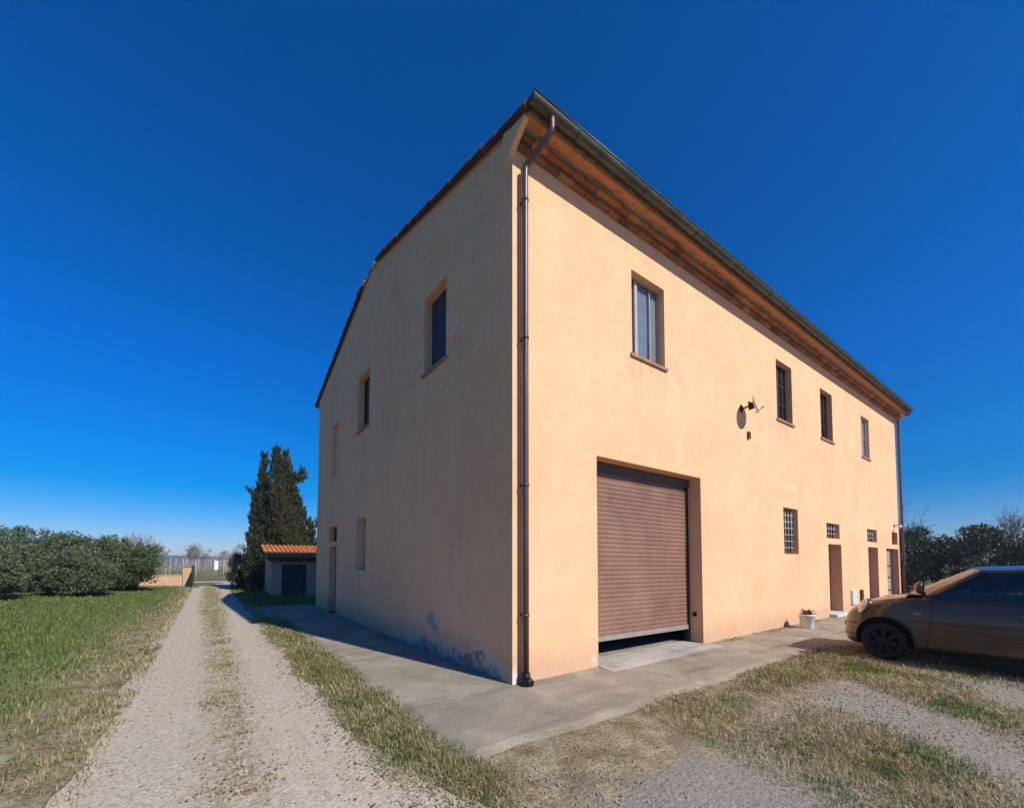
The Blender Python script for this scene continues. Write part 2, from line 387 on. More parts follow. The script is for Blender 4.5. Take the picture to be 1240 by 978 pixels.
def lathe(bm, prof, seg=24, M4=None, mi=0):
    """prof = [(r, z)] about z"""
    rings = []
    for r, z in prof:
        if r < 1e-5: rings.append([bm.verts.new((M4 @ Vector((0,0,z))) if M4 else (0,0,z))])
        else:
            ring = []
            for k in range(seg):
                p = Vector((r*math.cos(2*PI*k/seg), r*math.sin(2*PI*k/seg), z))
                ring.append(bm.verts.new(M4 @ p if M4 else p))
            rings.append(ring)
    for a, b in zip(rings, rings[1:]):
        for k in range(seg):
            q = [a[k % len(a)], a[(k+1) % len(a)], b[(k+1) % len(b)], b[k % len(b)]]
            u = []
            for v in q:
                if v not in u: u.append(v)
            if len(u) >= 3:
                f = bm.faces.new(u); f.smooth = True; f.material_index = mi

def smoothcurve(pts, n=6):
    """Catmull-Rom through the points"""
    P = [Vector(p) for p in pts]; P = [P[0]*2-P[1]] + P + [P[-1]*2-P[-2]]; out = []
    for i in range(1, len(P)-2):
        for k in range(n):
            t = k/n; a, b, c, d = P[i-1:i+3]
            out.append(.5*((2*b) + (c-a)*t + (2*a-5*b+4*c-d)*t*t + (-a+3*b-3*c+d)*t**3))
    return out + [P[-2]]

# ================================================================== SETTING: ground
LEN, DEP = 19.5, 12.2               # house: front runs along +x at y=0, gable along +y at x=0
CAM = Vector((-3.2586, -4.4611, 1.6))

def vnoise(x, s): return math.sin(x*s*1.7+.3)*.5 + math.sin(x*s*4.1+1.9)*.3 + math.sin(x*s*9.7+4.)*.2

def ground_mesh():
    xs = sorted(set([-3000, -1200, -500, -200, -90] + list(np.arange(-50, 50.1, 1.0)) + [90, 200, 500, 1200, 3000]))
    ys = sorted(set([-3000, -1000, -300, -80, -40] + list(np.arange(-20, 60.1, 1.0)) + [75, 100, 150, 220, 350, 600, 1200, 3000]))
    bm = bmesh.new(); g = []
    for y in ys:
        row = []
        for x in xs:
            z = -.03
            if x < -4.6 and abs(y) < 80: z += min(.30, (-4.6-x)*.09) * (1 if y < 26 else max(0, 1-(y-26)/8)) + .02*vnoise(x+y*.7, .8)*min(1, (-4.6-x))
            row.append(bm.verts.new((x, y, z)))
        g.append(row)
    for j in range(len(ys)-1):
        for i in range(len(xs)-1): bm.faces.new((g[j][i], g[j][i+1], g[j+1][i+1], g[j+1][i]))
    o = bm_obj('ground', bm, M['ground'], smooth=True); o['kind'] = 'structure'
ground_mesh()
def gz(x, y):
    z = -.03
    if x < -4.6: z += min(.30, (-4.6-x)*.09) * (1 if y < 26 else max(0, 1-(y-26)/8))
    return z

def road_bend(y):   # the drive swings a little right beyond the gate
    return 0 if y < 24 else .02*(y-24)**2*.6

def road_mesh():
    bm = bmesh.new(); rows = []
    ys = list(np.arange(-14, 31.01, .08))
    for y in ys:
        b = road_bend(y)
        l = -4.06 + .16*vnoise(y, .9) + .05*vnoise(y, 5.3) + b; r = -2.13 + .13*vnoise(y+40, 1.1) + .05*vnoise(y+9, 6.1) + b
        if y < .5: r += 5.6*min(1, (.5-y)/7)**1.3*.25; l -= .5*min(1, (.5-y)/6)
        rows.append([bm.verts.new((l+(r-l)*t, y, -.026 + .012*math.exp(-((l+(r-l)*t+3.05-b)/.25)**2))) for t in np.linspace(0, 1, 11)])
    for a, b in zip(rows, rows[1:]):
        for i in range(10): bm.faces.new((a[i], a[i+1], b[i+1], b[i]))
    o = bm_obj('gravel_road', bm, M['gravel'], smooth=True); o['kind'] = 'structure'
    bm = bmesh.new()
    pts = [(-9, 36.6), (-2, 36.2), (6, 35.6), (16, 34.4), (16, 36.8), (6, 38.2), (-2, 38.9), (-9, 39.2)]
    bm.faces.new([bm.verts.new((x, y, -.020)) for x, y in pts])
    o = bm_obj('lane', bm, M['gravel']); o['kind'] = 'structure'
    bm = bmesh.new()
    pts = [(-2.6, 30.8), (-.4, 31.0), (1.5, 35.5), (-1.5, 36.8), (-2.8, 33)]
    bm.faces.new([bm.verts.new((x, y, -.023)) for x, y in pts])
    o = bm_obj('road_mouth', bm, M['gravel']); o['kind'] = 'structure'
road_mesh()

def apron():
    """two concrete strips meeting at the corner, broken irregular outer edge"""
    bm = bmesh.new()
    out = []
    ys = list(np.arange(13.0, -1.4, -.25))
    for y in ys: out.append((-1.5 + .05*vnoise(y, 1.6) - (.22 if y > 8.2 else 0)*min(1, (y-8.2)/1.5), y))
    out.append((-1.47, -1.44))
    for x in np.arange(-1.2, 5.0, .25): out.append((x, -1.47 + .05*vnoise(x+9, 1.5)))
    for x in np.arange(5.0, 21, .5): out.append((x, -1.5 - min(1.4, max(0, x-6)*.4) + .06*vnoise(x, 1.4)))
    inn = [(21, .0), (0, .0), (0, 13.0)]
    # worn outer edge: the last hand's breadth slopes down under the grass
    nl = len(ys); ins = []
    for i, (px, py) in enumerate(out):
        ins.append((px+.12, py) if i < nl else ((px+.12, py+.12) if i == nl else (px, py+.12)))
    A = [bm.verts.new((px, py, -.034)) for px, py in out]; B = [bm.verts.new((px, py, .0)) for px, py in ins]
    for i in range(len(A)-1): bm.faces.new((A[i], A[i+1], B[i+1], B[i]))
    C_ = [bm.verts.new((px, py, .0)) for px, py in inn]
    bm.faces.new(B+C_)
    bmesh.ops.triangulate(bm, faces=[f for f in bm.faces if len(f.verts) > 4])
    bmesh.ops.recalc_face_normals(bm, faces=list(bm.faces))
    o = bm_obj('concrete_apron', bm, M['apron']); o['kind'] = 'structure'
apron()

def hills():
    for name, r, amp, hh, c, a0, a1 in (('hills', 900, 26, 22, (.10, .12, .08), 75, 200),):
        bm = bmesh.new(); prev = None
        for k in range(121):
            a = R(-20 + 220*k/120)
            h = hh*(.55+.45*math.sin(k*.21+1.)+.22*math.sin(k*.63)+.1*math.sin(k*1.7)); h = min(13, max(4, h*.50))
            row = [bm.verts.new((rr*math.cos(a), rr*math.sin(a), zz)) for rr, zz in ((r*.8, -1), (r*.9, h*.5), (r, h), (r*1.15, h*.8), (r*1.4, -1))]
            if prev:
                for i in range(4): bm.faces.new((prev[i], row[i], row[i+1], prev[i+1]))
            prev = row
        bmesh.ops.recalc_face_normals(bm, faces=list(bm.faces))
        o = bm_obj(name, bm, simple('wooded_hill', c, 1., var=.4, scale=.02), smooth=True); o['kind'] = 'structure'
hills()

# ================================================================== FARMHOUSE
def EZ(x): return .009*x               # the eaves climb a little towards the far end
SL = .262; RY = 6.1                    # roof pitch, ridge line
def roof_z(y): return 7.62 + SL*(y if y <= RY else 2*RY-y)
house = empty('farmhouse', (0, 0, 0), 'two-storey peach plastered farmhouse with a brown roller shutter and tiled gable roof', 'house')

# openings: x0, x1, z0, z1, depth
FH = dict(W1=(2.54,3.49,5.15,6.65,.13), W2=(8.25,9.2,5.2,6.74,.15), W3=(11.22,12.2,5.24,6.73,.15), W4=(15.0,15.9,5.25,6.70,.09),
          GR=(8.45,9.35,1.80,2.98,.18), T1=(11.40,12.5,2.30,2.75,.16), D1=(11.5,12.6,.08,2.13,.31), T2=(15.25,16.4,2.30,2.75,.15),
          D2=(15.3,16.45,.0,2.12,.26), T3=(18.38,19.22,2.28,2.77,.16), D3=(17.56,19.26,.0,2.11,.19), G=(1.63,4.62,.0,3.26,.34))
GH = dict(A=(1.95,2.86,5.14,6.60,.16), B=(6.2,7.18,5.11,6.60,.18), C=(9.22,10.12,4.35,6.05,.12), E=(6.35,7.2,1.38,2.75,.22),
          T=(9.27,10.28,2.25,2.72,.18), D=(9.28,10.22,.0,2.09,.2))

def wall_face(bm, L, ztop, holes, P, splits=(), solid=(), topfn=None):
    us = sorted(set([0, L] + [h[0] for h in holes] + [h[1] for h in holes] + list(splits)))
    zs = sorted(set([0, ztop] + [h[2] for h in holes] + [h[3] for h in holes]))
    vc = {}
    def V(u, z, d=0):
        k = (round(u, 4), round(z, 4), round(d, 4))
        if k not in vc: vc[k] = bm.verts.new(P(u, z, d))
        return vc[k]
    for a, b in zip(us, us[1:]):
        for c, d in zip(zs, zs[1:]):
            um, zm = (a+b)/2, (c+d)/2
            if any(h[0] < um < h[1] and h[2] < zm < h[3] for h in holes): continue
            bm.faces.new((V(a,c), V(b,c), V(b,d), V(a,d)))
        if topfn: bm.faces.new((V(a,ztop), V(b,ztop), V(b,topfn(b)), V(a,topfn(a))))
    for h in holes:
        a, b, c, d, dp = h
        hu = [u for u in us if a <= u <= b]; hz = [z for z in zs if c <= z <= d]
        for p, q in zip(hu, hu[1:]):
            bm.faces.new((V(p,d), V(q,d), V(q,d,dp), V(p,d,dp))); bm.faces.new((V(q,c), V(p,c), V(p,c,dp), V(q,c,dp)))
        for p, q in zip(hz, hz[1:]):
            bm.faces.new((V(a,p), V(a,q), V(a,q,dp), V(a,p,dp))); bm.faces.new((V(b,q), V(b,p), V(b,p,dp), V(b,q,dp)))
        if h in solid:
            for p, q in zip(hu, hu[1:]):
                for r_, s_ in zip(hz, hz[1:]): bm.faces.new((V(p,r_,dp), V(q,r_,dp), V(q,s_,dp), V(p,s_,dp)))

def build_walls():
    bm = bmesh.new()
    wall_face(bm, LEN, 7.2, list(FH.values()), lambda u, z, d: (u, d, z), topfn=lambda u: 7.45+EZ(u))
    wall_face(bm, DEP, 7.2, list(GH.values()), lambda u, z, d: (d, u, z), splits=(RY,), solid=(GH['C'],), topfn=lambda u: roof_z(u)-.10)
    wall_face(bm, DEP, 7.2, [], lambda u, z, d: (LEN, u, z), splits=(RY,), topfn=lambda u: roof_z(u)-.10+EZ(LEN))
    wall_face(bm, LEN, 7.2, [], lambda u, z, d: (u, DEP, z), topfn=lambda u: 7.45+EZ(u))
    bmesh.ops.remove_doubles(bm, verts=list(bm.verts), dist=.0005)
    # slightly uneven trowelled edges
    return bm_obj('wall', bm, M['plaster'], house)
wall = build_walls()

# interior floor seen through the gap under the shutter
bm = bmesh.new(); box(bm, .1, LEN-.1, .36, DEP-.1, -.05, .006); bm_obj('floor', bm, M['apron'], house)

# ---- roof: under-slab, rows of barrel tiles, verge tiles, ridge mortar
def build_roof():
    bm = bmesh.new()
    def strip(y0, y1, dz, x0=-.02, x1=LEN+.05):
        return [(x, y, roof_z(y)+dz+EZ(x)) for x in (x0, x1) for y in (y0, y1)]
    for (ya, yb) in ((-.372, RY), (RY, DEP+.372)):
        for dz0, dz1 in ((-.10, -.012),):
            v = [bm.verts.new((x, y, roof_z(y)+dz+EZ(x))) for dz in (dz0, dz1) for x in (-.025, LEN+.05) for y in (ya, yb)]
            for f in ((0,1,3,2),(4,6,7,5),(0,2,6,4),(1,5,7,3),(0,4,5,1),(2,3,7,6)): bm.faces.new([v[i] for i in f])
    bmesh.ops.recalc_face_normals(bm, faces=list(bm.faces))
    o = bm_obj('roof', bm, M['brick'], house)
    # barrel tiles, each one a short half pipe tapered upslope
    V = []; F = []
    pitch, tl, seg = .22, .42, 6
    for side in (0, 1):
        for i in range(int(LEN/pitch)+1):
            x = -.02 + pitch*(i+.5)
            if x > LEN: continue
            for j in range(int((RY+.36)/(tl*.86))+1):
                y0 = -.40 + j*tl*.86; y1 = min(y0+tl, RY+.05)
                if y0 > RY: continue
                jit = random.uniform(-.008, .008); b = len(V)
                for (yy, rr, dz) in ((y0, .105, .012), (y1, .088, -.004)):
                    for k in range(seg+1):
                        a = PI*k/seg; yq = yy if side == 0 else 2*RY-yy
                        zz = 7.62 + SL*yy
                        V.append((x+jit-rr*math.cos(a), yq, zz-.045+rr*.62*math.sin(a)+dz+EZ(x)))
                for k in range(seg): F.append((b+k, b+k+1, b+seg+2+k, b+seg+1+k))
    link('barrel_tiles', arr_mesh('barrel_tiles', V, F), M['rooftile'], o)
    # verge: a row of tiles bedded over the gable edge; missing at the broken ridge
    def verge(ya, yb):
        bm = bmesh.new()
        n = max(1, round(abs(yb-ya)/.36)); up = 1
        for i in range(n):
            a, b = ya+(yb-ya)*i/n, ya+(yb-ya)*(i+1.12)/n
            za, zb = roof_z(a), roof_z(b)
            j = random.uniform(-.008, .008)
            tube(bm, [(-.035+j, a, za-.012+.012), (-.035+j, b, zb-.03)], [.066, .056], 10)
        bm_obj('verge_tiles', bm, M['vergetile'], o)
    verge(-.40, 5.62); verge(12.60, 6.80)
    bm = bmesh.new()
    rg = random.Random(3)
    for i in range(16):
        y = 5.6+1.2*i/15
        bmesh.ops.create_icosphere(bm, subdivisions=2, radius=1, matrix=Matrix.Translation((rg.uniform(-.0, .10), y, min(roof_z(y)-.06, 9.09)+rg.uniform(-.05, .02))) @ Matrix.Diagonal((rg.uniform(.05, .10), rg.uniform(.05, .10), rg.uniform(.03, .07), 1)))
    for v in bm.verts: v.co += Vector((rg.uniform(-1, 1), rg.uniform(-1, 1), rg.uniform(-1, 1)))*.008
    bm_obj('ridge_mortar', bm, M['mortar'], o)
    return o
roof = build_roof()

# ---- brick cornice under the eaves: three oversailing courses of separate bricks
def build_cornice():
    bm = bmesh.new(); rg = random.Random(5)
    for (o, z0, z1, bw, x0) in ((.08, 7.30, 7.355, .27, .0), (.175, 7.385, 7.43, .26, .0), (.340, 7.462, 7.492, .155, .0)):
        x = x0
        while x < LEN+.02:
            w = min(bw*rg.uniform(.96, 1.04), LEN+.04-x)
            if w < .03: break
            dj, dz = rg.uniform(-.008, .006), rg.uniform(-.004, .004); e = EZ(x)
            box(bm, x+.004, x+w-.004, -o-dj, .05, z0+dz+e, z1+dz+e)
            x += w
    c = bm_obj('cornice', bm, M['brick'], house)
    bm = bmesh.new()
    v0 = [bm.verts.new((x, y, z+EZ(x))) for x in (.01, LEN+.02) for y, z in ((-.01, 7.33), (-.035, 7.37), (-.125, 7.446), (-.30, 7.485), (-.30, 7.505))]
    for i in range(4): bm.faces.new((v0[i], v0[i+1], v0[i+6], v0[i+5]))
    bm_obj('bedding_mortar', bm, M['mortar'], c)
    bm = bmesh.new()
    v0 = [bm.verts.new((x, y, z+EZ(x))) for x in (.0, LEN+.03) for y, z in ((-.36, 7.489), (-.374, 7.50), (-.374, 7.575), (-.33, 7.585))]
    for i in range(3): bm.faces.new((v0[i], v0[i+1], v0[i+5], v0[i+4]))
    bm_obj('eave_filler', bm, M['mortar'], c)
    # plastered ear closing the courses on the gable side
    bm = bmesh.new()
    prism(bm, [(.16, 7.12), (.05, 7.12), (-.04, 7.24), (-.10, 7.30), (-.20, 7.36), (-.33, 7.43), (-.345, 7.50), (-.30, 7.50), (.16, 7.615)], 'x', -.045, .035)
    bm_obj('cornice_end', bm, M['plaster'], house)
    bm = bmesh.new()
    prism(bm, [(.05, 7.32), (-.10, 7.34), (-.20, 7.40), (-.33, 7.45), (-.345, 7.52), (.05, 7.60)], 'x', LEN-.03, LEN+.045)
    bm_obj('cornice_end', bm, M['plaster'], house)
build_cornice()

# ---- gutter and drainpipes
def build_gutter():
    bm = bmesh.new(); r, t = .088, .006; oy, oz = -.472, 7.560
    xs = [-.06] + list(np.arange(2, LEN, 2.0)) + [LEN+.10]
    prof = [(oy-r*math.cos(a), oz-r*math.sin(a)) for a in [PI*k/14 for k in range(15)]]
    prof = [(oy-r-.012, oz-.004), (oy-r-.012, oz+.010), (oy-r, oz+.012)] + [(oy-r*math.cos(a), oz-r*math.sin(a)) for a in [PI*k/14 for k in range(15)]] if False else prof
    inner = [(oy-(r-t)*math.cos(a), oz-(r-t)*math.sin(a)) for a in [PI*k/14 for k in range(14, -1, -1)]]
    ring = prof + inner
    rows = [[bm.verts.new((x, y, z+EZ(x))) for y, z in ring] for x in xs]
    n = len(ring)
    for a, b in zip(rows, rows[1:]):
        for k in range(n): bm.faces.new((a[k], a[(k+1) % n], b[(k+1) % n], b[k])).smooth = True
    for x in (-.06, LEN+.10):                       # stop ends
        vv = [bm.verts.new((x+(-.003 if x < 0 else .003), y, z+EZ(x))) for y, z in prof]; bm.faces.new(vv)
    for x in np.arange(2, LEN, 2.0):                # lapped joints
        ra = [[bm.verts.new((x+dx, oy-(r+.004)*math.cos(PI*k/14), oz-(r+.004)*math.sin(PI*k/14)+EZ(x))) for k in range(15)] for dx in (-.03, .03)]
        for k in range(14): bm.faces.new((ra[0][k], ra[0][k+1], ra[1][k+1], ra[1][k]))
    tube(bm, [(x, oy-r-.004, oz+.002+EZ(x)) for x in xs], .010, 8)      # rolled bead
    bmesh.ops.recalc_face_normals(bm, faces=list(bm.faces))
    g = bm_obj('gutter', bm, M['gutter'], house)
    for x in np.arange(.75, LEN, 1.5):
        bm = bmesh.new(); e = EZ(x)
        pts = [(x, oy+r+.08, oz+.0+e)] + [(x, oy-(r+.008)*math.cos(a), oz-(r+.008)*math.sin(a)+e) for a in [PI-PI*k/10 for k in range(11)]]
        tube(bm, pts, .007, 6); bm_obj('bracket', bm, M['gutter'], g)
    # near pipe with swan neck
    bm = bmesh.new()
    pts = smoothcurve([(.30, -.475, 7.49), (.30, -.475, 7.40), (.295, -.455, 7.31), (.22, -.27, 7.16), (.155, -.12, 7.03), (.145, -.098, 6.92)], 5) + [Vector((.145, -.098, z)) for z in (6.0, 4.0, 2.0, .09)]
    tube(bm, pts, .043, 16)
    p = bm_obj('drainpipe', bm, M['pipe'], house)
    for z in (6.55, 4.62, 2.62, .9):
        bm = bmesh.new(); tube(bm, [(.145, -.098, z-.018), (.145, -.098, z+.018)], .050, 16); box(bm, .125, .165, -.06, .01, z-.012, z+.012)
        bm_obj('pipe_clip', bm, M['pipe'], p)
    bm = bmesh.new()                                  # cast shoe at the foot
    lathe(bm, [(.05, .16), (.055, .155), (.055, .10), (.085, .05), (.10, .0), (0, .0)], 16, Matrix.Translation((.145, -.105, 0)))
    tube(bm, [(.145, -.12, .07), (.15, -.20, .03)], [.06, .055], 12)
    bm_obj('pipe_shoe', bm, M['black'], p)
    # far pipe
    bm = bmesh.new(); e = EZ(LEN)
    X = LEN+.02
    pts = smoothcurve([(X, -.475, 7.50+e), (X, -.465, 7.42+e), (X, -.36, 7.36+e), (X-.01, -.16, 7.30+e), (X-.02, -.10, 7.18+e)], 5) + [Vector((X-.02, -.10, z)) for z in (6.0, 4.0, 2.0, .05)]
    tube(bm, pts, .045, 12)
    p = bm_obj('drainpipe', bm, M['pipe'], house)
    for z in (6.4, 4.4, 2.4):
        bm = bmesh.new(); tube(bm, [(X-.02, -.10, z-.018), (X-.02, -.10, z+.018)], .052, 12); bm_obj('pipe_clip', bm, M['pipe'], p)
build_gutter()

# ---- windows and doors of the front
def rect_frame(bm, P, a, b, c, d, w, t):
    """frame of four bars in the plane; P(u, z, depth)"""
    for (u0, u1, z0, z1) in ((a, a+w, c, d), (b-w, b, c, d), (a+w, b-w, c, c+w), (a+w, b-w, d-w, d)):
        pts = [P(u, z, t_) for t_ in (0, t) for u, z in ((u0, z0), (u1, z0), (u1, z1), (u0, z1))]
        v = [bm.verts.new(p) for p in pts]
        for f in ((3,2,1,0),(4,5,6,7),(0,1,5,4),(1,2,6,5),(2,3,7,6),(3,0,4,7)): bm.faces.new([v[i] for i in f])
    bmesh.ops.recalc_face_normals(bm, faces=list(bm.faces))
def bar(bm, P, u0, u1, z0, z1, t0, t1):
    v = [bm.verts.new(P(u, z, t_)) for t_ in (t0, t1) for u, z in ((u0, z0), (u1, z0), (u1, z1), (u0, z1))]
    fs = [bm.faces.new([v[i] for i in f]) for f in ((3,2,1,0),(4,5,6,7),(0,1,5,4),(1,2,6,5),(2,3,7,6),(3,0,4,7))]
    bmesh.ops.recalc_face_normals(bm, faces=fs)
def PF(dp): return lambda u, z, t: (u, dp+t, z)          # front wall, t inwards
def PG(dp): return lambda u, z, t: (dp+t, u, z)          # gable wall

def window(h, P, frame_mat, pane_mat, sill=True, curtain=None, mull=(), mut=(), fw=.055, mull_mat=None, label=None):
    a, b, c, d, dp = h; Q = P(dp)
    bm = bmesh.new(); rect_frame(bm, lambda u, z, t: Q(u, z, t-.012), a-.004, b+.004, c-.004, d+.004, fw, .05)
    for m in mull: bar(bm, Q, a+(b-a)*m[0]-m[1]/2, a+(b-a)*m[0]+m[1]/2, c+fw, d-fw, -.004, .04)
    for m in mut: bar(bm, Q, a+fw, b-fw, c+(d-c)*m-.010, c+(d-c)*m+.010, .002, .03)
    w = bm_obj('window', bm, frame_mat, house)
    if label: w['label'] = label
    bm = bmesh.new(); bm.faces.new([bm.verts.new(Q(u, z, .015)) for u, z in ((a+fw-.004, c+fw-.004), (b-fw+.004, c+fw-.004), (b-fw+.004, d-fw+.004), (a+fw-.004, d-fw+.004))]); bm_obj('pane', bm, pane_mat, w)
    if curtain:
        n = 40; V = []; F = []
        for i in range(n+1):
            u = a+.01+(b-a-.02)*i/n; dd = .045+.012*math.sin(i*1.9)
            V += [Q(u, c, dd), Q(u, d, dd)]
        for i in range(n): F.append((2*i, 2*i+2, 2*i+3, 2*i+1))
        link('curtain', arr_mesh('curtain', V, F), curtain, w, True)
    if sill:
        bm = bmesh.new(); n = 4; S = P(0)
        for i in range(n):
            u0 = a-.05+(b-a+.10)*i/n; u1 = a-.05+(b-a+.10)*(i+1)/n
            bar(bm, S, u0+.002, u1-.002, c-.045, c+.006, -.038, dp-.016)
        bm_obj('sill', bm, M['sill'], w)
    return w

window(FH['W1'], PF, M['frame_beige'], M['glass'], curtain=M['curtain'], mull=((.30, .075), (.72, .02)), mut=(), fw=.03, label='larger pale window with blue-grey curtain and beige mullion')
for kx in ('W2', 'W3'):
    window(FH[kx], PF, M['frame_dark'], M['glassdark'], mull=((.46, .07), (.75, .03)), mut=(.34, .67), fw=.06)
window(FH['W4'], PF, M['frame_beige'], M['glass'], curtain=M['curtainw'], mull=((.5, .06),), mut=(.5,), fw=.05, label='window with a pale curtain')

def grille(bm, Q, a, b, c, d, nu, nz, r=.009):
    for i in range(1, nu+1):
        u = a+(b-a)*i/(nu+1); tube(bm, [Q(u, c, 0), Q(u, d, 0)], r, 6)
    for i in range(1, nz+1):
        z = c+(d-c)*i/(nz+1); tube(bm, [Q(a, z, .012), Q(b, z, .012)], r, 6)
w = window(FH['GR'], PF, M['frame_dark'], M['glassdark'], sill=False, mull=((.5, .05),), label='ground floor window behind a white iron grille')
bm = bmesh.new(); grille(bm, PF(.10), *FH['GR'][:4], 4, 6, .011); bm_obj('grille', bm, M['grille'], w)
for kx in ('T1', 'T2', 'T3'):
    w = window(FH[kx], PF, M['frame_dark'], M['glassdark'], sill=False, fw=.04)
    bm = bmesh.new(); grille(bm, PF(.085), *FH[kx][:4], 4, 2, .010); bm_obj('grille', bm, M['grille'] if kx != 'T3' else M['frame_dark'], w)

def door(h, P, mat, panels=3):
    a, b, c, d, dp = h; Q = P(dp); bm = bmesh.new()
    bar(bm, Q, a-.004, b+.004, c, d+.004, .03, .06)
    rect_frame(bm, lambda u, z, t: Q(u, z, t-.01), a-.004, b+.004, c+.001, d+.004, .09, .05)
    for i in range(panels):
        z0 = c+.16+(d-c-.24)*i/panels; z1 = z0+(d-c-.24)/panels-.08
        bar(bm, Q, a+.17, b-.17, z0, z1, .012, .031)
    o = bm_obj('door', bm, mat, house)
    bm = bmesh.new(); zc = c+1.0; tube(bm, [Q(a+.15, zc, .03), Q(a+.15, zc, -.04), Q(a+.25, zc, -.04)], .010, 8); bm_obj('handle', bm, M['black'], o)
    return o
door(FH['D1'], PF, M['frame_brown']); door(FH['D2'], PF, M['frame_brown'])
bm = bmesh.new(); box(bm, 11.42, 12.72, -.20, .30, .004, .085); bm_obj('doorstep', bm, M['stone'], house, bevel=.008)
# far glazed door: left leaf shut, white bars, right leaf folded into the brown room
a, b, c, d, dp = FH['D3']; Q = PF(dp)
bm = bmesh.new(); rect_frame(bm, lambda u, z, tt: (u, .05+tt, z), a+.004, a+.88, c+.01, d-.004, .09, .05)
for z in (.5, .98, 1.42): bar(bm, lambda u, z, tt: (u, .05+tt, z), a+.09, a+.80, z, z+.05, .004, .04)
gd = bm_obj('door', bm, M['frame_dark'], house); gd['label'] = 'glazed door with pale panes at the far end of the front'
bm = bmesh.new(); bar(bm, lambda u, z, tt: (u, .05+tt, z), a+.09, a+.80, .1, d-.09, .02, .026); bm_obj('pane', bm, simple('dusty_door_pane', (.42, .33, .27), .25), gd)
bm = bmesh.new(); bar(bm, Q, a+.885, b+.004, c+.002, d+.004, .03, .07); rect_frame(bm, lambda u, z, t: Q(u, z, t-.005), a+.885, b, c+.01, d, .09, .04); bm_obj('door_leaf', bm, mat_wood('red_brown_wood', (.12, .04, .03), (.19, .07, .045)), gd)

# ---- roller shutter
def shutter():
    a, b, c, d, dp = FH['G']; y = dp-.04
    z0, z1 = .30, 3.14; n = 36; bm = bmesh.new(); prof = []
    for i in range(n):
        za = z0+.08+(z1-z0-.08)*i/n; h = (z1-z0-.08)/n
        prof += [(y, za), (y-.008, za+h*.16), (y-.011, za+h*.45), (y-.008, za+h*.78), (y, za+h*.9)]
    xs = [a+.05, (a+b)/2, b-.07]; rg = random.Random(2)
    rows = []
    for q, z in prof: rows.append([bm.verts.new((x, q+.004*math.sin(x*5+z*3), z - .035*(x-a)/(b-a)*(1-(z-z0)/(z1-z0)))) for x in np.linspace(a+.05, b-.07, 13)])
    for r0, r1 in zip(rows, rows[1:]):
        for i in range(12): bm.faces.new((r0[i], r0[i+1], r1[i+1], r1[i]))
    o = bm_obj('garage_shutter', bm, M['shutter'], house)
    bm = bmesh.new()
    v = box(bm, a+.05, b-.07, y-.03, y+.02, z0+.002, z0+.085)
    for p in v: p.co.z -= .035*(p.co.x-a)/(b-a)
    bm_obj('bottom_bar', bm, M['shutterbar'], o)
    bm = bmesh.new(); box(bm, a+.003, b-.003, y-.06, y+.25, 3.10, d-.002); bm_obj('roller_box', bm, M['reveal_dark'], o)
    for x0, x1 in ((a+.002, a+.06), (b-.08, b-.002)):
        bm = bmesh.new(); box(bm, x0, x1, y-.028, y+.06, .004, 3.10); bm_obj('guide_rail', bm, M['black'], o)
    bm = bmesh.new(); box(bm, b-.02, b+.004, .13, .21, .52, .60); bm_obj('lock_plate', bm, M['black'], house, bevel=.004)
    bm = bmesh.new(); box(bm, a+.003, b-.003, -.07, .40, -.02, .014)
    prism(bm, [(-.07, .014), (-.07, -.02), (-.36, .0025)], 'x', a-.05, b+.12)
    bm_obj('threshold', bm, M['ramp'], house)
shutter()

# ---- gable openings
a, b, c, d, dp = GH['A']
def boarded(h, mat, name='window', n=6, sill=True):
    a, b, c, d, dp = h; Q = PG(dp); bm = bmesh.new()
    for i in range(n): bar(bm, Q, a+(b-a)*i/n+.003, a+(b-a)*(i+1)/n-.003, c+.002, d, .0, .03)
    bar(bm, Q, a, b, c, d, .031, .04)
    o = bm_obj(name, bm, mat, house)
    if sill:
        bm = bmesh.new(); S = PG(0)
        for i in range(4):
            u0 = a-.05+(b-a+.10)*i/4; u1 = a-.05+(b-a+.10)*(i+1)/4
            bar(bm, S, u0+.002, u1-.002, c-.05, c+.006, -.038, dp-.004)
        bm_obj('sill', bm, M['sill'], o)
    return o
boarded(GH['A'], M['shutnavy'])['label'] = 'gable window closed with dark navy boards'
window(GH['B'], PG, M['frame_dark'], M['glassdark'], mull=((.5, .06),), mut=(.5,))
window(GH['E'], PG, M['frame_beige'], M['glass'], sill=False, curtain=M['curtainw'], mull=((.5, .05),), fw=.04, label='ground floor gable window with a pale curtain')
window(GH['T'], PG, M['frame_dark'], M['glassdark'], sill=False, fw=.04)
door(GH['D'], PG, mat_wood('grey_brown_wood', (.16, .12, .09), (.25, .19, .145)), 2)

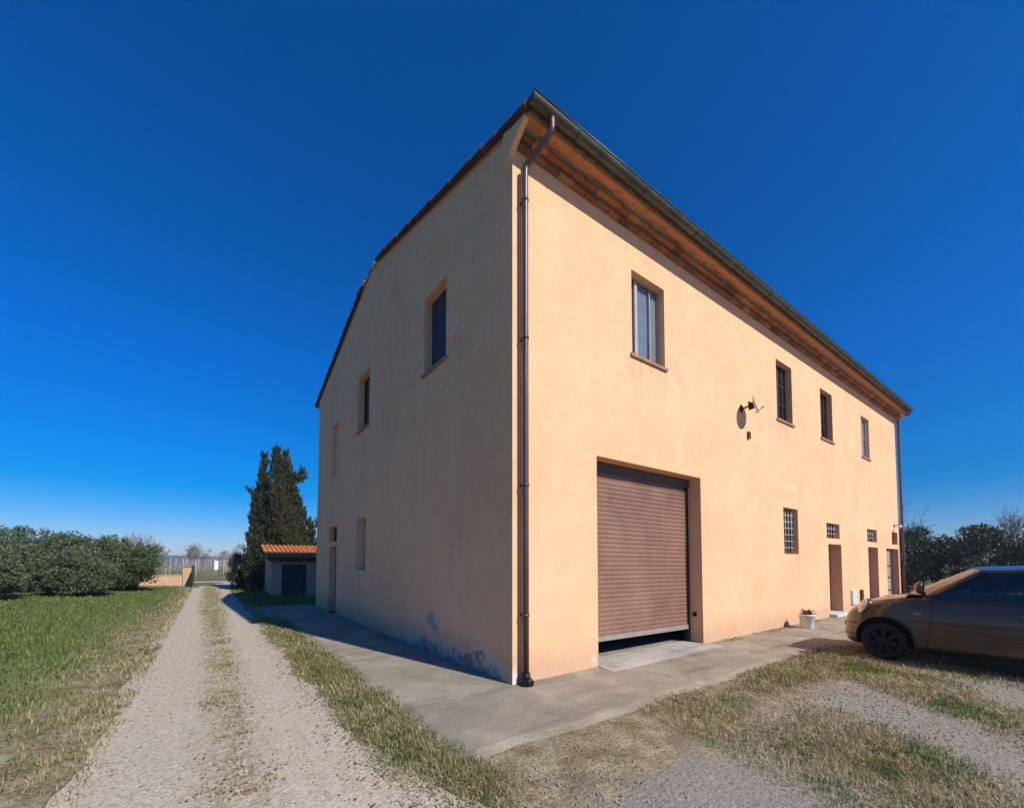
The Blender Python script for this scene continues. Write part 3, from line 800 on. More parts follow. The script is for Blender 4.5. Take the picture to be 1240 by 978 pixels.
# ================================================================== FITTINGS ON THE WALL
def dish():
    t = empty('satellite_dish', (6.38, 0, 5.03), 'small pale satellite dish on a dark bracket high on the front wall', 'satellite dish')
    nrm = Vector((.30, -.94, .24)).normalized(); c = Vector((.06, -.27, .04))
    q = nrm.to_track_quat('Z', 'Y').to_matrix().to_4x4()
    bm = bmesh.new(); lathe(bm, [(0, -.035), (.08, -.030), (.15, -.015), (.20, .008), (.225, .022), (.225, .026), (.20, .013), (.15, -.010), (.08, -.024), (0, -.029)], 28, Matrix.Translation(c) @ q)
    bm_obj('reflector', bm, M['dish'], t)
    bm = bmesh.new(); obox(bm, (-.02, -.01, 0), Vector((1,0,0)), Vector((0,1,0)), Vector((0,0,1)), .05, .01, .08)
    tube(bm, [(-.02, -.02, 0), (-.02, -.12, .0), (.0, -.17, .03), (.0, -.17, .12)], .022, 8)
    obox(bm, c-nrm*.075, nrm, Vector((0,0,1)), nrm.cross(Vector((0,0,1))), .055, .065, .05); bm_obj('bracket', bm, M['black'], t)
    bm = bmesh.new(); tube(bm, [c+Vector((0,0,-.20)), c+nrm*.15+Vector((0,0,-.12))], .009, 6); bm_obj('feed_arm', bm, M['black'], t)
    bm = bmesh.new(); tube(bm, [c+nrm*.13+Vector((0,0,-.13)), c+nrm*.19+Vector((0,0,-.11))], [.022, .018], 10); bm_obj('receiver', bm, M['meter'], t)
dish()
def wallbox(name, x, z, w, h, dp, mat, label, cat, lidm=None):
    bm = bmesh.new(); box(bm, x-w/2, x+w/2, -dp, .0, z-h/2, z+h/2)
    o = bm_obj(name, bm, mat, bevel=.006); tag(o, label, cat)
    if lidm:
        bm = bmesh.new(); box(bm, x-w/2+.02, x+w/2-.02, -dp-.008, -dp+.001, z-h/2+.02, z+h/2-.02); bm_obj('lid', bm, lidm, o)
        bm = bmesh.new(); tube(bm, [(x+w/2-.05, -dp-.006, z), (x+w/2-.05, -dp-.018, z)], .014, 8); bm_obj('latch', bm, M['black'], o)
    return o
wallbox('junction_box', 6.66, 4.48, .09, .16, .05, M['rust'], 'small rusty brown box on the wall below the satellite dish', 'junction box', M['rust'])
wallbox('meter_box', 13.53, .47, .42, .46, .05, M['meter'], 'pale grey meter cupboard low on the wall between the two doors', 'meter box', M['meter'])
wallbox('brown_wall_box', 14.3, .50, .14, .36, .07, M['rust'], 'narrow dark brown box low on the wall right of the grey meter cupboard', 'utility box', M['rust'])  # plain box standing in for a small dark mark on the wall
def wall_lamp():
    t = empty('wall_lamp', (18.75, 0, 3.02), 'small grey lamp on the wall above the far glazed door', 'lamp')
    bm = bmesh.new(); box(bm, -.05, .05, -.02, .0, -.06, .06); tube(bm, [(0, -.02, .0), (0, -.14, .05), (0, -.18, .02)], .012, 8); bm_obj('bracket', bm, M['black'], t)
    bm = bmesh.new(); lathe(bm, [(.02, .05), (.05, .03), (.085, -.04), (.08, -.045), (.04, .02), (0, .04)], 16, Matrix.Translation((0, -.18, -.02))); bm_obj('lamp_shade', bm, M['meter'], t)
    bm = bmesh.new(); bmesh.ops.create_icosphere(bm, subdivisions=2, radius=.032, matrix=Matrix.Translation((0, -.18, -.035))); bm_obj('bulb', bm, M['white'], t, True)
wall_lamp()

# ================================================================== PLANT BUCKET
def leaf_quads(P, D, L, W, rng, jitter=.6):
    """one quad per point: centre P, direction D (n,3), length L, width W"""
    n = len(P); D = D + rng.normal(0, jitter, (n, 3)); D /= np.linalg.norm(D, axis=1)[:, None]+1e-9
    U = rng.normal(0, 1, (n, 3)); U -= (U*D).sum(1)[:, None]*D; U /= np.linalg.norm(U, axis=1)[:, None]+1e-9
    L = np.broadcast_to(L, n)[:, None]; W = np.broadcast_to(W, n)[:, None]
    V = np.stack([P-D*L*.5, P+U*W*.5, P+D*L*.5, P-U*W*.5], 1).reshape(-1, 3)
    F = np.arange(4*n).reshape(n, 4)
    return V, F
def leaves(name, P, D, L, W, mat, parent, rng, jitter=.6):
    V, F = leaf_quads(P, D, L, W, rng, jitter)
    return link(name, arr_mesh(name, V, F), mat, parent)

def bucket():
    t = empty('plant_bucket', (8.53, -.42, 0), 'white bucket with a reddish plant standing by the front wall', 'plant pot')
    bm = bmesh.new(); lathe(bm, [(0, .004), (.125, .004), (.13, .01), (.165, .30), (.178, .305), (.178, .33), (.165, .335), (.152, .32), (.148, .27), (0, .27)], 28); bm_obj('bucket', bm, M['white'], t)
    bm = bmesh.new(); lathe(bm, [(.150, .285), (.05, .30), (0, .295)], 20); bm_obj('soil', bm, M['soil'], t)
    bm = bmesh.new(); tube(bm, [(.175*math.cos(a), .175*math.sin(a)*.25-.17*abs(math.sin(a)), .30-.13*math.sin(a)) for a in [PI*k/14 for k in range(15)]], .004, 6); bm_obj('handle', bm, M['chrome'], t)
    rng = np.random.default_rng(4); n = 300
    P = rng.normal(0, 1, (n, 3))*np.array([.055, .055, .035])+np.array([0, 0, .36])
    leaves('foliage', P, P-np.array([0, 0, .2]), .05, .03, M['leaf_red'], t, rng)
bucket()

# ================================================================== CAR
def car():
    t = empty('parked_car', (6.70, -2.42, -.02), 'bronze hatchback with rounded headlights parked nose towards the house wall', 'car')
    W = .83
    def interp(tab, y):
        xs = [a for a, _ in tab]; ys = [b for _, b in tab]
        # smooth (monotone-ish) interpolation
        i = 0
        if y <= xs[0]: return ys[0]
        if y >= xs[-1]: return ys[-1]
        while y > xs[i+1]: i += 1
        s = (y-xs[i])/(xs[i+1]-xs[i])
        m = lambda j: 0 if j in (0, len(xs)-1) else (ys[j+1]-ys[j-1])/(xs[j+1]-xs[j-1])
        h = xs[i+1]-xs[i]; s2, s3 = s*s, s**3
        return (2*s3-3*s2+1)*ys[i]+(s3-2*s2+s)*h*m(i)+(-2*s3+3*s2)*ys[i+1]+(s3-s2)*h*m(i+1)
    TW = [(-3.10, .45), (-3.05, .60), (-2.95, .70), (-2.6, .80), (-2.0, .83), (-.6, .83), (.0, .822), (.28, .775), (.42, .70), (.53, .59), (.60, .46), (.65, .25)]
    TB = [(-3.10, .34), (-2.95, .26), (-2.4, .21), (-.5, .19), (.3, .20), (.5, .21), (.65, .26)]
    TS = [(-3.10, .70), (-3.0, .82), (-2.8, .95), (-2.2, 1.0), (-1.0, 1.02), (-.4, 1.01), (.0, .945), (.22, .875), (.40, .79), (.54, .69), (.65, .56)]     # shoulder
    TT = [(-3.10, .72), (-3.0, .86), (-2.8, 1.0), (-2.2, 1.05), (-1.0, 1.08), (-.45, 1.11), (-.1, 1.06), (.15, 1.0), (.33, .92), (.48, .82), (.58, .71), (.65, .58)]  # crown
    def ring(y):
        w, zb, zs, zt = interp(TW, y), interp(TB, y), interp(TS, y), interp(TT, y)
        zm = min(.52, (zb+zs)*.5)
        pts = [(0, zb), (.5*w, zb), (.88*w, zb+.005), (.955*w, zb+.04), (.985*w, zb+.12), (w, zm), (.995*w, zm+(zs-zm)*.4), (.975*w, zm+(zs-zm)*.75), (.935*w, zs), (.86*w, zs+(zt-zs)*.42), (.70*w, zs+(zt-zs)*.72), (.45*w, zs+(zt-zs)*.92), (0, zt)]
        return pts
    ysn = [-3.10, -3.07, -3.02, -2.95, -2.85] + list(np.arange(-2.78, .25, .035)) + list(np.arange(.25, .60, .03)) + [.61, .63, .642, .65]
    bm = bmesh.new(); rows = []
    for y in ysn:
        r0 = ring(y); r = []
        for p_, q_ in zip(r0, r0[1:]): r += [(p_[0]+(q_[0]-p_[0])*i_/3, p_[1]+(q_[1]-p_[1])*i_/3) for i_ in range(3)]
        r.append(r0[-1]); full = [(-x, z) for x, z in r] + [(x, z) for x, z in r[-2:0:-1]]
        rows.append([bm.verts.new((x, y, z)) for x, z in full])
    n = len(rows[0])
    for a_, b_ in zip(rows, rows[1:]):
        for k in range(n): bm.faces.new((a_[k], a_[(k+1) % n], b_[(k+1) % n], b_[k])).smooth = True
    bm.faces.new(rows[0]); bm.faces.new(rows[-1][::-1])
    bmesh.ops.recalc_face_normals(bm, faces=list(bm.faces))
    me = bpy.data.meshes.new('body'); bm.to_mesh(me); bm.free()
    body = bpy.data.objects.new('body', me); COL.objects.link(body)
    AR = .385
    cut = []
    for y in (0, -2.40):
        for s in (-1, 1):
            bm = bmesh.new(); lathe(bm, [(0, 0), (AR, 0), (AR, .34), (0, .34)], 48, Matrix.Translation((s*.90-(0 if s < 0 else .34)+.0, y, .325)) @ Matrix.Rotation(R(90), 4, 'Y'))
            bmesh.ops.recalc_face_normals(bm, faces=list(bm.faces))
            m2 = bpy.data.meshes.new('cut'); bm.to_mesh(m2); bm.free(); o2 = bpy.data.objects.new('cut', m2); COL.objects.link(o2); cut.append(o2)
            md = body.modifiers.new('b', 'BOOLEAN'); md.operation = 'DIFFERENCE'; md.solver = 'EXACT'; md.object = o2
    bpy.context.view_layer.update()
    me2 = bpy.data.meshes.new_from_object(body.evaluated_get(bpy.context.evaluated_depsgraph_get()))
    for o2 in cut + [body]:
        m_ = o2.data; bpy.data.objects.remove(o2); bpy.data.meshes.remove(m_)
    body = link('body', me2, [M['car'], M['rubber']], t)
    for p in me2.polygons:
        c = p.center
        for y in (0, -2.40):
            if abs(c.x) > .3 and math.hypot(c.y-y, c.z-.325) < AR*1.004 and (abs(p.normal.x) < .3 or abs(c.x) < .60): p.material_index = 1; p.use_smooth = False
            elif abs(c.x) < .585 and abs(c.x) > .53 and abs(p.normal.x) > .9 and math.hypot(c.y-y, c.z-.325) < AR: p.material_index = 1
    # wheel-arch lips
    for y in (0, -2.40):
        for s in (-1, 1):
            pts = []
            for k in range(25):
                a = R(-8)+R(196)*k/24; yy = y+(AR+.004)*math.cos(a); zz = .325+(AR+.004)*math.sin(a)
                pts.append((s*(surf_x(ring, yy, zz)+.004), yy, zz))
            bm = bmesh.new(); tube(bm, pts, .013, 6); bm_obj('arch_lip', bm, M['car'], t)
    # surface patches laid a few millimetres proud of the body: doors, bumper skin, lamps
    def spt(y, z, off): return surf_x(ring, y, z)+off
    def patch(name, s, yz, mat, off=.004, parent=t, nz=8, ny=8, smooth=True):
        """yz: four corners (y,z) front-bottom, front-top, rear-top, rear-bottom"""
        bm = bmesh.new(); g = []
        for j in range(nz+1):
            row = []
            for i in range(ny+1):
                p, q = i/ny, j/nz
                y = (yz[0][0]*(1-q)+yz[1][0]*q)*(1-p)+(yz[3][0]*(1-q)+yz[2][0]*q)*p
                z = (yz[0][1]*(1-q)+yz[1][1]*q)*(1-p)+(yz[3][1]*(1-q)+yz[2][1]*q)*p
                row.append(bm.verts.new((s*spt(y, z, off), y, z)))
            g.append(row)
        for j in range(nz):
            for i in range(ny): bm.faces.new((g[j][i], g[j][i+1], g[j+1][i+1], g[j+1][i])).smooth = smooth
        border0 = [g[0][i] for i in range(ny+1)] + [g[j][ny] for j in range(1, nz+1)] + [g[nz][i] for i in range(ny-1, -1, -1)] + [g[j][0] for j in range(nz-1, 0, -1)]
        border = [bm.verts.new(v.co) for v in border0]
        inner = [bm.verts.new((v.co.x-s*(off+.004), v.co.y, v.co.z)) for v in border]
        for i in range(len(border)): bm.faces.new((border[i], inner[i], inner[(i+1) % len(border)], border[(i+1) % len(border)]))
        bmesh.ops.recalc_face_normals(bm, faces=list(bm.faces))
        return bm_obj(name, bm, mat, parent)
    for s in (-1, 1):
        dr = patch('door', s, ((-.52, .30), (-.62, .99), (-1.62, 1.0), (-1.66, .30)), M['car'], .006)
        bm = bmesh.new(); x = s*(spt(-1.42, .84, .02)); tube(bm, [(s*spt(-1.34, .84, .0), -1.34, .84), (x+s*.012, -1.37, .845), (x+s*.012, -1.50, .845), (s*spt(-1.53, .84, 0), -1.53, .84)], .013, 8); bm_obj('handle', bm, M['car'], dr)
        for q_ in (((-.52, .30), (-.62, .99)), ((-1.66, .30), (-1.62, 1.0))):
            bm = bmesh.new(); tube(bm, [(s*spt(q_[0][0]+(q_[1][0]-q_[0][0])*i/14, q_[0][1]+(q_[1][1]-q_[0][1])*i/14, .003), q_[0][0]+(q_[1][0]-q_[0][0])*i/14, q_[0][1]+(q_[1][1]-q_[0][1])*i/14) for i in range(15)], .006, 5); bm_obj('door_gap', bm, M['black'], dr)
        bm = bmesh.new(); obox(bm, (s*spt(-.43, .80, .006), -.43, .80), Vector((1,0,0)), Vector((0,1,0)), Vector((0,0,1)), .008, .045, .018); bm_obj('indicator', bm, simple('amber_lens', (.45, .16, .02), .2), t, bevel=.004)
        dr2 = patch('door', s, ((-1.68, .30), (-1.64, 1.0), (-2.25, .98), (-2.02, .72)), M['car'], .006)
        patch('sill_trim', s, ((-.46, .205), (-.46, .275), (-1.98, .275), (-1.98, .205)), M['rubber'], .008)
        patch('rubbing_strip', s, ((-.50, .50), (-.50, .55), (-1.62, .55), (-1.62, .50)), M['car'], .018, dr, 2, 10)
    # bumper skin seam
    bm = bmesh.new(); pts = []
    for k in range(33):
        a = PI*k/32
        # go round the nose at z=.40
        pass
    def nose_line(z, off=.003):
        L = []
        for y in [.36, .40, .44, .48, .52, .55, .58, .605, .625, .64]:
            L.append((surf_x(ring, y, z)+off, y+off*.6, z))
        return [(-x, y, zz) for x, y, zz in L] + [(x, y, zz) for x, y, zz in L[::-1]]
    for z in (.36, .56): tube(bm, nose_line(z, .001), .006, 6)
    bm_obj('bumper_seam', bm, M['rubber'], t)
    # bonnet shut line, grille and plate
    bm = bmesh.new(); box(bm, -.30, .30, .62, .66, .45, .53); bm_obj('grille', bm, M['black'], t, bevel=.01)
    bm = bmesh.new(); box(bm, -.26, .26, .65, .668, .30, .41); bm_obj('number_plate', bm, M['white'], t, bevel=.004)
    # headlights: raised round lenses on the wing
    for s in (-1, 1):
        yc, zc = .31, .80
        nrm = Vector((s*.55, .70, .42)).normalized(); c = Vector((s*.685, yc-.03, .855))
        q = nrm.to_track_quat('Z', 'Y').to_matrix().to_4x4()
        bm = bmesh.new(); lathe(bm, [(.118, -.05), (.122, -.005), (.112, .01)], 24, Matrix.Translation(c) @ q @ Matrix.Diagonal((.95, 1.25, 1, 1))); hl = bm_obj('headlight', bm, M['car'], t)
        bm = bmesh.new(); lathe(bm, [(.112, .008), (.095, .028), (.06, .044), (0, .052)], 24, Matrix.Translation(c) @ q @ Matrix.Diagonal((.95, 1.25, 1, 1))); bm_obj('lens', bm, M['lampglass'], hl)
    # cabin
    def belt(k):  return Vector((.775-.05*max(0, k-.8)/.2, -.45-2.45*k, 1.01+.01*k))
    def rail(k):  return Vector((.60-.03*max(0, k-.85)/.15, -1.10-1.64*k, 1.49+.025*math.sin(PI*k)))
    def side(k, h, off=0):
        p = belt(k)*(1-h)+rail(k)*h; p.x += .035*math.sin(PI*h)+off; return p
    bm = bmesh.new()
    def grid(fn, nu, nv, cuts=()):
        us = sorted(set([i/nu for i in range(nu+1)] + [c_ for q_ in cuts for c_ in q_[:2]])); vs_ = sorted(set([j/nv for j in range(nv+1)] + [c_ for q_ in cuts for c_ in q_[2:]]))
        g = [[bm.verts.new(fn(u_, v_)) for u_ in us] for v_ in vs_]
        for j in range(len(vs_)-1):
            for i in range(len(us)-1):
                um, vm = (us[i]+us[i+1])/2, (vs_[j]+vs_[j+1])/2
                if any(a_ < um < b_ and c_ < vm < d_ for a_, b_, c_, d_ in cuts): continue
                bm.faces.new((g[j][i], g[j][i+1], g[j+1][i+1], g[j+1][i])).smooth = True
    SW = ((.04, .47, .07, .91), (.525, .875, .07, .91)); WW = ((.035, .965, .06, .94),); RW = ((.11, .89, .19, .89),)
    flip = lambda v: Vector((-v.x, v.y, v.z))
    grid(lambda k, h: side(k, h), 16, 8, SW); grid(lambda k, h: flip(side(k, h)), 16, 8, SW)
    def wind(q, h, off=0):
        a_, b_ = side(0, h), flip(side(0, h)); p = a_.lerp(b_, q)
        bow = math.sin(PI*q); p.y += .30*bow*(1-h*.62)+off*.8; p.z += .05*bow*h+off*.6+.045*bow*(1-h); return p
    def rear(q, h, off=0):
        a_, b_ = side(1, h), flip(side(1, h)); p = a_.lerp(b_, q); bow = math.sin(PI*q); p.y -= .12*bow+off; p.z += .045*bow*h; return p
    grid(lambda q, h: wind(q, h), 14, 8, WW); grid(lambda q, h: rear(q, h), 14, 8, RW)
    def top(q, k):
        a_ = side(k, 1); p = a_.lerp(flip(a_), q); bow = math.sin(PI*q)
        f = wind(q, 1); r_ = rear(q, 1)
        p = f*(1-k)+r_*k; p.z += .035*math.sin(PI*k)*(.4+.6*bow); e = side(k, 1)
        p.x = e.x*(1-2*q); 
        if q in (0, 1): p = side(k, 1) if q == 0 else flip(side(k, 1))
        return p
    grid(top, 14, 14)
    bmesh.ops.remove_doubles(bm, verts=list(bm.verts), dist=.002); bmesh.ops.recalc_face_normals(bm, faces=list(bm.faces))
    bm_obj('roof', bm, M['car'], t)
    def gpatch(name, fn, u0, u1, v0, v1, nu=10, nv=6):
        bm = bmesh.new()
        g = [[bm.verts.new(fn(u0+(u1-u0)*i/nu, v0+(v1-v0)*j/nv)) for i in range(nu+1)] for j in range(nv+1)]
        for j in range(nv):
            for i in range(nu): bm.faces.new((g[j][i], g[j][i+1], g[j+1][i+1], g[j+1][i])).smooth = True
        return bm_obj(name, bm, CG, t)
    CG = mat_glass('tinted_car_glass', (.42, .46, .46), .04)
    gpatch('windscreen', lambda q, h: wind(q, h, .006), .03, .97, .05, .95)
    gpatch('rear_window', lambda q, h: rear(q, h, .006), .10, .90, .18, .90)
    for s in (1, -1):
        f = (lambda k, h: side(k, h, .005)) if s == 1 else (lambda k, h: flip(side(k, h, .005)))
        gpatch('side_window', f, .035, .475, .06, .92); gpatch('side_window', f, .52, .88, .08, .90)
    # rubber seals round the side glass, cabin lining, seats and wheel
    for s in (1, -1):
        for (a_, b_, c_, d_) in SW:
            loop = [side(a_+(b_-a_)*i/10, c_, .006) for i in range(11)] + [side(b_, c_+(d_-c_)*i/6, .006) for i in range(1, 7)] + [side(b_-(b_-a_)*i/10, d_, .006) for i in range(1, 11)] + [side(a_, d_-(d_-c_)*i/6, .006) for i in range(1, 7)]
            if s == -1: loop = [flip(p) for p in loop]
            bm = bmesh.new(); tube(bm, loop, .011, 6); bm_obj('window_seal', bm, M['rubber'], t)
    bm = bmesh.new()
    lv = [bm.verts.new((x, y, z)) for y, z in ((-.25, 1.085), (-.75, 1.10), (-.95, 1.085), (-2.75, 1.085)) for x in (-.72, .72)]
    for i in range(3): bm.faces.new((lv[2*i], lv[2*i+1], lv[2*i+3], lv[2*i+2]))
    bm_obj('lining', bm, M['rubber'], t)
    seatm = simple('grey_seat_fabric', (.05, .048, .045), .95)
    for y0, xs_ in ((-1.55, (-.36, .36)), (-2.45, (-.36, .36))):
        for xx in xs_:
            bm = bmesh.new(); obox(bm, (xx, y0, 1.13), Vector((1,0,0)), Vector((0,.97,.22)), Vector((0,-.22,.97)), .23, .05, .12); obox(bm, (xx, y0-.05, 1.33), Vector((1,0,0)), Vector((0,.97,.22)), Vector((0,-.22,.97)), .12, .04, .075)
            tube(bm, [(xx-.05, y0-.03, 1.2), (xx-.05, y0-.05, 1.3)], .008, 6); tube(bm, [(xx+.05, y0-.03, 1.2), (xx+.05, y0-.05, 1.3)], .008, 6)
            bmesh.ops.bevel(bm, geom=list(bm.edges), offset=.012, segments=2, affect='EDGES'); bm_obj('seat', bm, seatm, t)
    bm = bmesh.new(); cw = Vector((-.36, -1.02, 1.10)); tube(bm, [cw+Vector((.18*math.cos(a), .18*math.sin(a)*.35, .18*math.sin(a)*.93)) for a in [2*PI*k/24 for k in range(25)]], .014, 8); bm_obj('steering_wheel', bm, M['rubber'], t)
    # wipers
    bm = bmesh.new(); tube(bm, [wind(.45, .04, .02), wind(.16, .10, .02)], .007, 6); tube(bm, [wind(.75, .04, .02), wind(.5, .10, .02)], .007, 6); bm_obj('wiper', bm, M['black'], t)
    # mirrors
    for s in (-1, 1):
        c = Vector((s*.90, -.50, 1.215))
        bm = bmesh.new(); bmesh.ops.create_uvsphere(bm, u_segments=20, v_segments=14, radius=1, matrix=Matrix.Translation(c) @ Matrix.Diagonal((.105, .085, .10, 1)))
        for v in bm.verts:
            if v.co.y < c.y-.02: v.co.y = c.y-.02
        tube(bm, [(s*.74, -.50, 1.09), (s*.83, -.50, 1.17)], .03, 8)
        mo = bm_obj('wing_mirror', bm, M['car'], t, True)
        bm = bmesh.new(); lathe(bm, [(0, 0), (1, 0)], 24, Matrix.Translation(c+Vector((0, -.023, 0))) @ Matrix.Rotation(R(90), 4, 'X') @ Matrix.Diagonal((.08, .09, 1, 1))); bm_obj('mirror_glass', bm, M['glassdark'], mo)
    # tail lamps
    red = simple('tail_lamp_red', (.25, .012, .01), .15)
    for s in (-1, 1): patch('tail_lamp', s, ((-2.80, .62), (-2.80, .90), (-2.97, .86), (-2.97, .62)), red, .010)
    # wheels
    wm = None
    for y in (0, -2.40):
        for s in (-1, 1):
            bm = bmesh.new(); lathe(bm, [(.205, -.075), (.225, -.085), (.27, -.088), (.293, -.07), (.302, -.035), (.302, .035), (.293, .07), (.27, .088), (.225, .085), (.205, .075)], 40)
            w = bm_obj('wheel', bm, M['rubber'], t); w.location = (s*.735, y, .300); w.rotation_euler = (0, R(90)*s, 0)
            bm = bmesh.new(); lathe(bm, [(.215, .078), (.205, .084), (.195, .070), (.185, .02), (.0, .01)], 40)
            for k in range(7):
                a = 2*PI*k/7; d = Vector((math.cos(a), math.sin(a), 0)); e = Vector((-math.sin(a), math.cos(a), 0))
                obox(bm, d*.115+Vector((0, 0, .062)), d, e, Vector((0, 0, 1)), .085, .022, .012)
            lathe(bm, [(.07, .055), (.062, .082), (.03, .09), (0, .09)], 20)
            bm_obj('hubcap', bm, M['chrome'], w)
def surf_x(ring, y, z):
    r = ring(max(-3.1, min(.65, y)))
    seg = r[2:9]+r[9:]
    if z <= seg[0][1]: return seg[0][0]
    for (x0, z0), (x1, z1) in zip(seg, seg[1:]):
        if z0 <= z <= z1 and z1 > z0: return x0+(x1-x0)*(z-z0)/(z1-z0)
    return seg[-1][0]
car()

# ================================================================== TOOL SHED
def shed():
    x0, x1, y0, y1 = -.75, 2.6, 18.3, 21.0
    t = empty('tool_shed', (x0, y0, -.03), 'low shed with orange tiled roof and dark plank door beside the house', 'shed')
    O = Vector((x0, y0, -.03)); ze, zr = 1.80, 2.42
    bm = bmesh.new(); zt = lambda y: 1.72+(y-y0)*.225
    dx0, dx1 = .42, 1.50
    for (a, b, c0, c1) in ((0, dx0, 0, 1.66), (dx1, x1-x0, 0, 1.66), (dx0, dx1, 1.50, 1.66)):
        box(bm, a, b, 0, .18, c0, c1)
    w = bm_obj('wall', bm, M['shedwall'], t)
    bm = bmesh.new(); box(bm, .18, x1-x0-.18, y1-y0-.18, y1-y0, 0, 2.2); bm_obj('back_wall', bm, M['shedwall'], t)
    for xx in (-.003, x1-x0-.18):
        bm = bmesh.new(); prism(bm, [(.002, 0), (y1-y0-.002, 0), (y1-y0-.002, 2.22), (.002, 1.70)], 'x', xx, xx+.18); bm_obj('side_wall', bm, M['shedside'], t)
    bm = bmesh.new(); n = 8
    for i in range(n): box(bm, dx0+.02+(dx1-dx0-.04)*i/n+.004, dx0+.02+(dx1-dx0-.04)*(i+1)/n-.004, .10, .13, .03, 1.49)
    for z in (.3, 1.2): box(bm, dx0+.04, dx1-.04, .075, .10, z, z+.11)
    d = bm_obj('door', bm, mat_wood('blue_black_planks', (.016, .020, .028), (.035, .042, .055)), t)
    bm = bmesh.new(); box(bm, dx1-.14, dx1-.10, .03, .08, .78, .98); bm_obj('handle', bm, M['black'], d)
    # roof
    bm = bmesh.new(); ya, yb = -.28, y1-y0+.15; s = (zr-ze)/(2.55+.25)
    rz = lambda y: 1.80+(y+.28)*s
    prism(bm, [(ya, rz(ya)-.10), (yb, rz(yb)-.10), (yb, rz(yb)-.03), (ya, rz(ya)-.03)], 'x', -.2, x1-x0+.2)
    for x in np.arange(-.1, x1-x0+.15, .42): prism(bm, [(ya+.02, rz(ya)-.17), (.0, rz(0)-.17), (.0, rz(0)-.102), (ya+.02, rz(ya)-.102)], 'x', x, x+.07)
    rf = bm_obj('roof', bm, M['frame_dark'], t)
    V = []; F = []; seg = 6; pitch = .20; tl = .36
    for i in range(int((x1-x0+.44)/pitch)+1):
        x = -.2+pitch*(i+.2)
        for kind in (0, 1):
            for j in range(9):
                y_a = ya-.04+j*tl*.93; y_b = min(y_a+tl, yb)
                if y_a > yb-.05: continue
                b = len(V); xc = x+(pitch/2 if kind else 0); jt = random.uniform(-.006, .006)
                for yy, rr, dz in ((y_a, .088, .012), (y_b, .072, 0)):
                    for k in range(seg+1):
                        a = PI*k/seg; sg = 1 if kind == 0 else -1
                        V.append((xc+jt-rr*math.cos(a), yy, rz(yy)+.012+sg*rr*.62*math.sin(a)*(1 if sg > 0 else .5)+dz+(.02 if sg > 0 else 0)))
                for k in range(seg): F.append((b+k, b+k+1, b+seg+2+k, b+seg+1+k))
    link('barrel_tiles', arr_mesh('barrel_tiles', V, F), M['shedtile'], rf)
shed()

# ================================================================== TREES
def twig_tree(rng, base, h, spread, levels=4, r0=.12, kids=4, up=.5, nseg=4, trunkfrac=.35, seg=5):
    """recursive limbs -> list of (pts, radii)"""
    out = []
    def grow(p, d, L, r, lev):
        pts = [p.copy()]; rad = [r]; q = p.copy(); dd = d.copy()
        for i in range(nseg):
            dd = (dd+rng.normal(0, .12, 3)+np.array([0, 0, .04*up])); dd /= np.linalg.norm(dd)
            q = q+dd*L/nseg; pts.append(q.copy()); rad.append(r*(1-.55*(i+1)/nseg))
        out.append((pts, rad))
        if lev <= 0: return
        for c in range(kids+(1 if lev > 1 else 0)):
            f = rng.uniform(.35, 1.0); i = min(nseg-1, int(f*nseg)); pp = pts[i]+(pts[i+1]-pts[i])*(f*nseg-i if f < 1 else 1)
            side = rng.normal(0, 1, 3); side -= dd*side.dot(dd); side /= np.linalg.norm(side)+1e-9
            nd = dd*(.75)+side*rng.uniform(.45, .95)*spread+np.array([0, 0, .25*up]); nd /= np.linalg.norm(nd)
            grow(pp, nd, L*rng.uniform(.5, .78), rad[i]*.6, lev-1)
    grow(np.array(base, float), np.array([rng.normal(0, .05), rng.normal(0, .05), 1.]), h*trunkfrac, r0, levels)
    return out
def tubes_mesh(name, limbs, seg=5, rmin=.004):
    V = []; F = []
    for pts, rad in limbs:
        P = np.array(pts); n = len(P); b = len(V)
        T = np.gradient(P, axis=0); T /= np.linalg.norm(T, axis=1)[:, None]+1e-9
        ref = np.array([.31, .17, .93]); 
        for i in range(n):
            u = np.cross(T[i], ref); u /= np.linalg.norm(u)+1e-9; w = np.cross(T[i], u); r = max(rmin, rad[i])
            for k in range(seg):
                a = 2*PI*k/seg; V.append(P[i]+r*(u*math.cos(a)+w*math.sin(a)))
        for i in range(n-1):
            for k in range(seg): F.append((b+i*seg+k, b+i*seg+(k+1) % seg, b+(i+1)*seg+(k+1) % seg, b+(i+1)*seg+k))
    return arr_mesh(name, V, F)

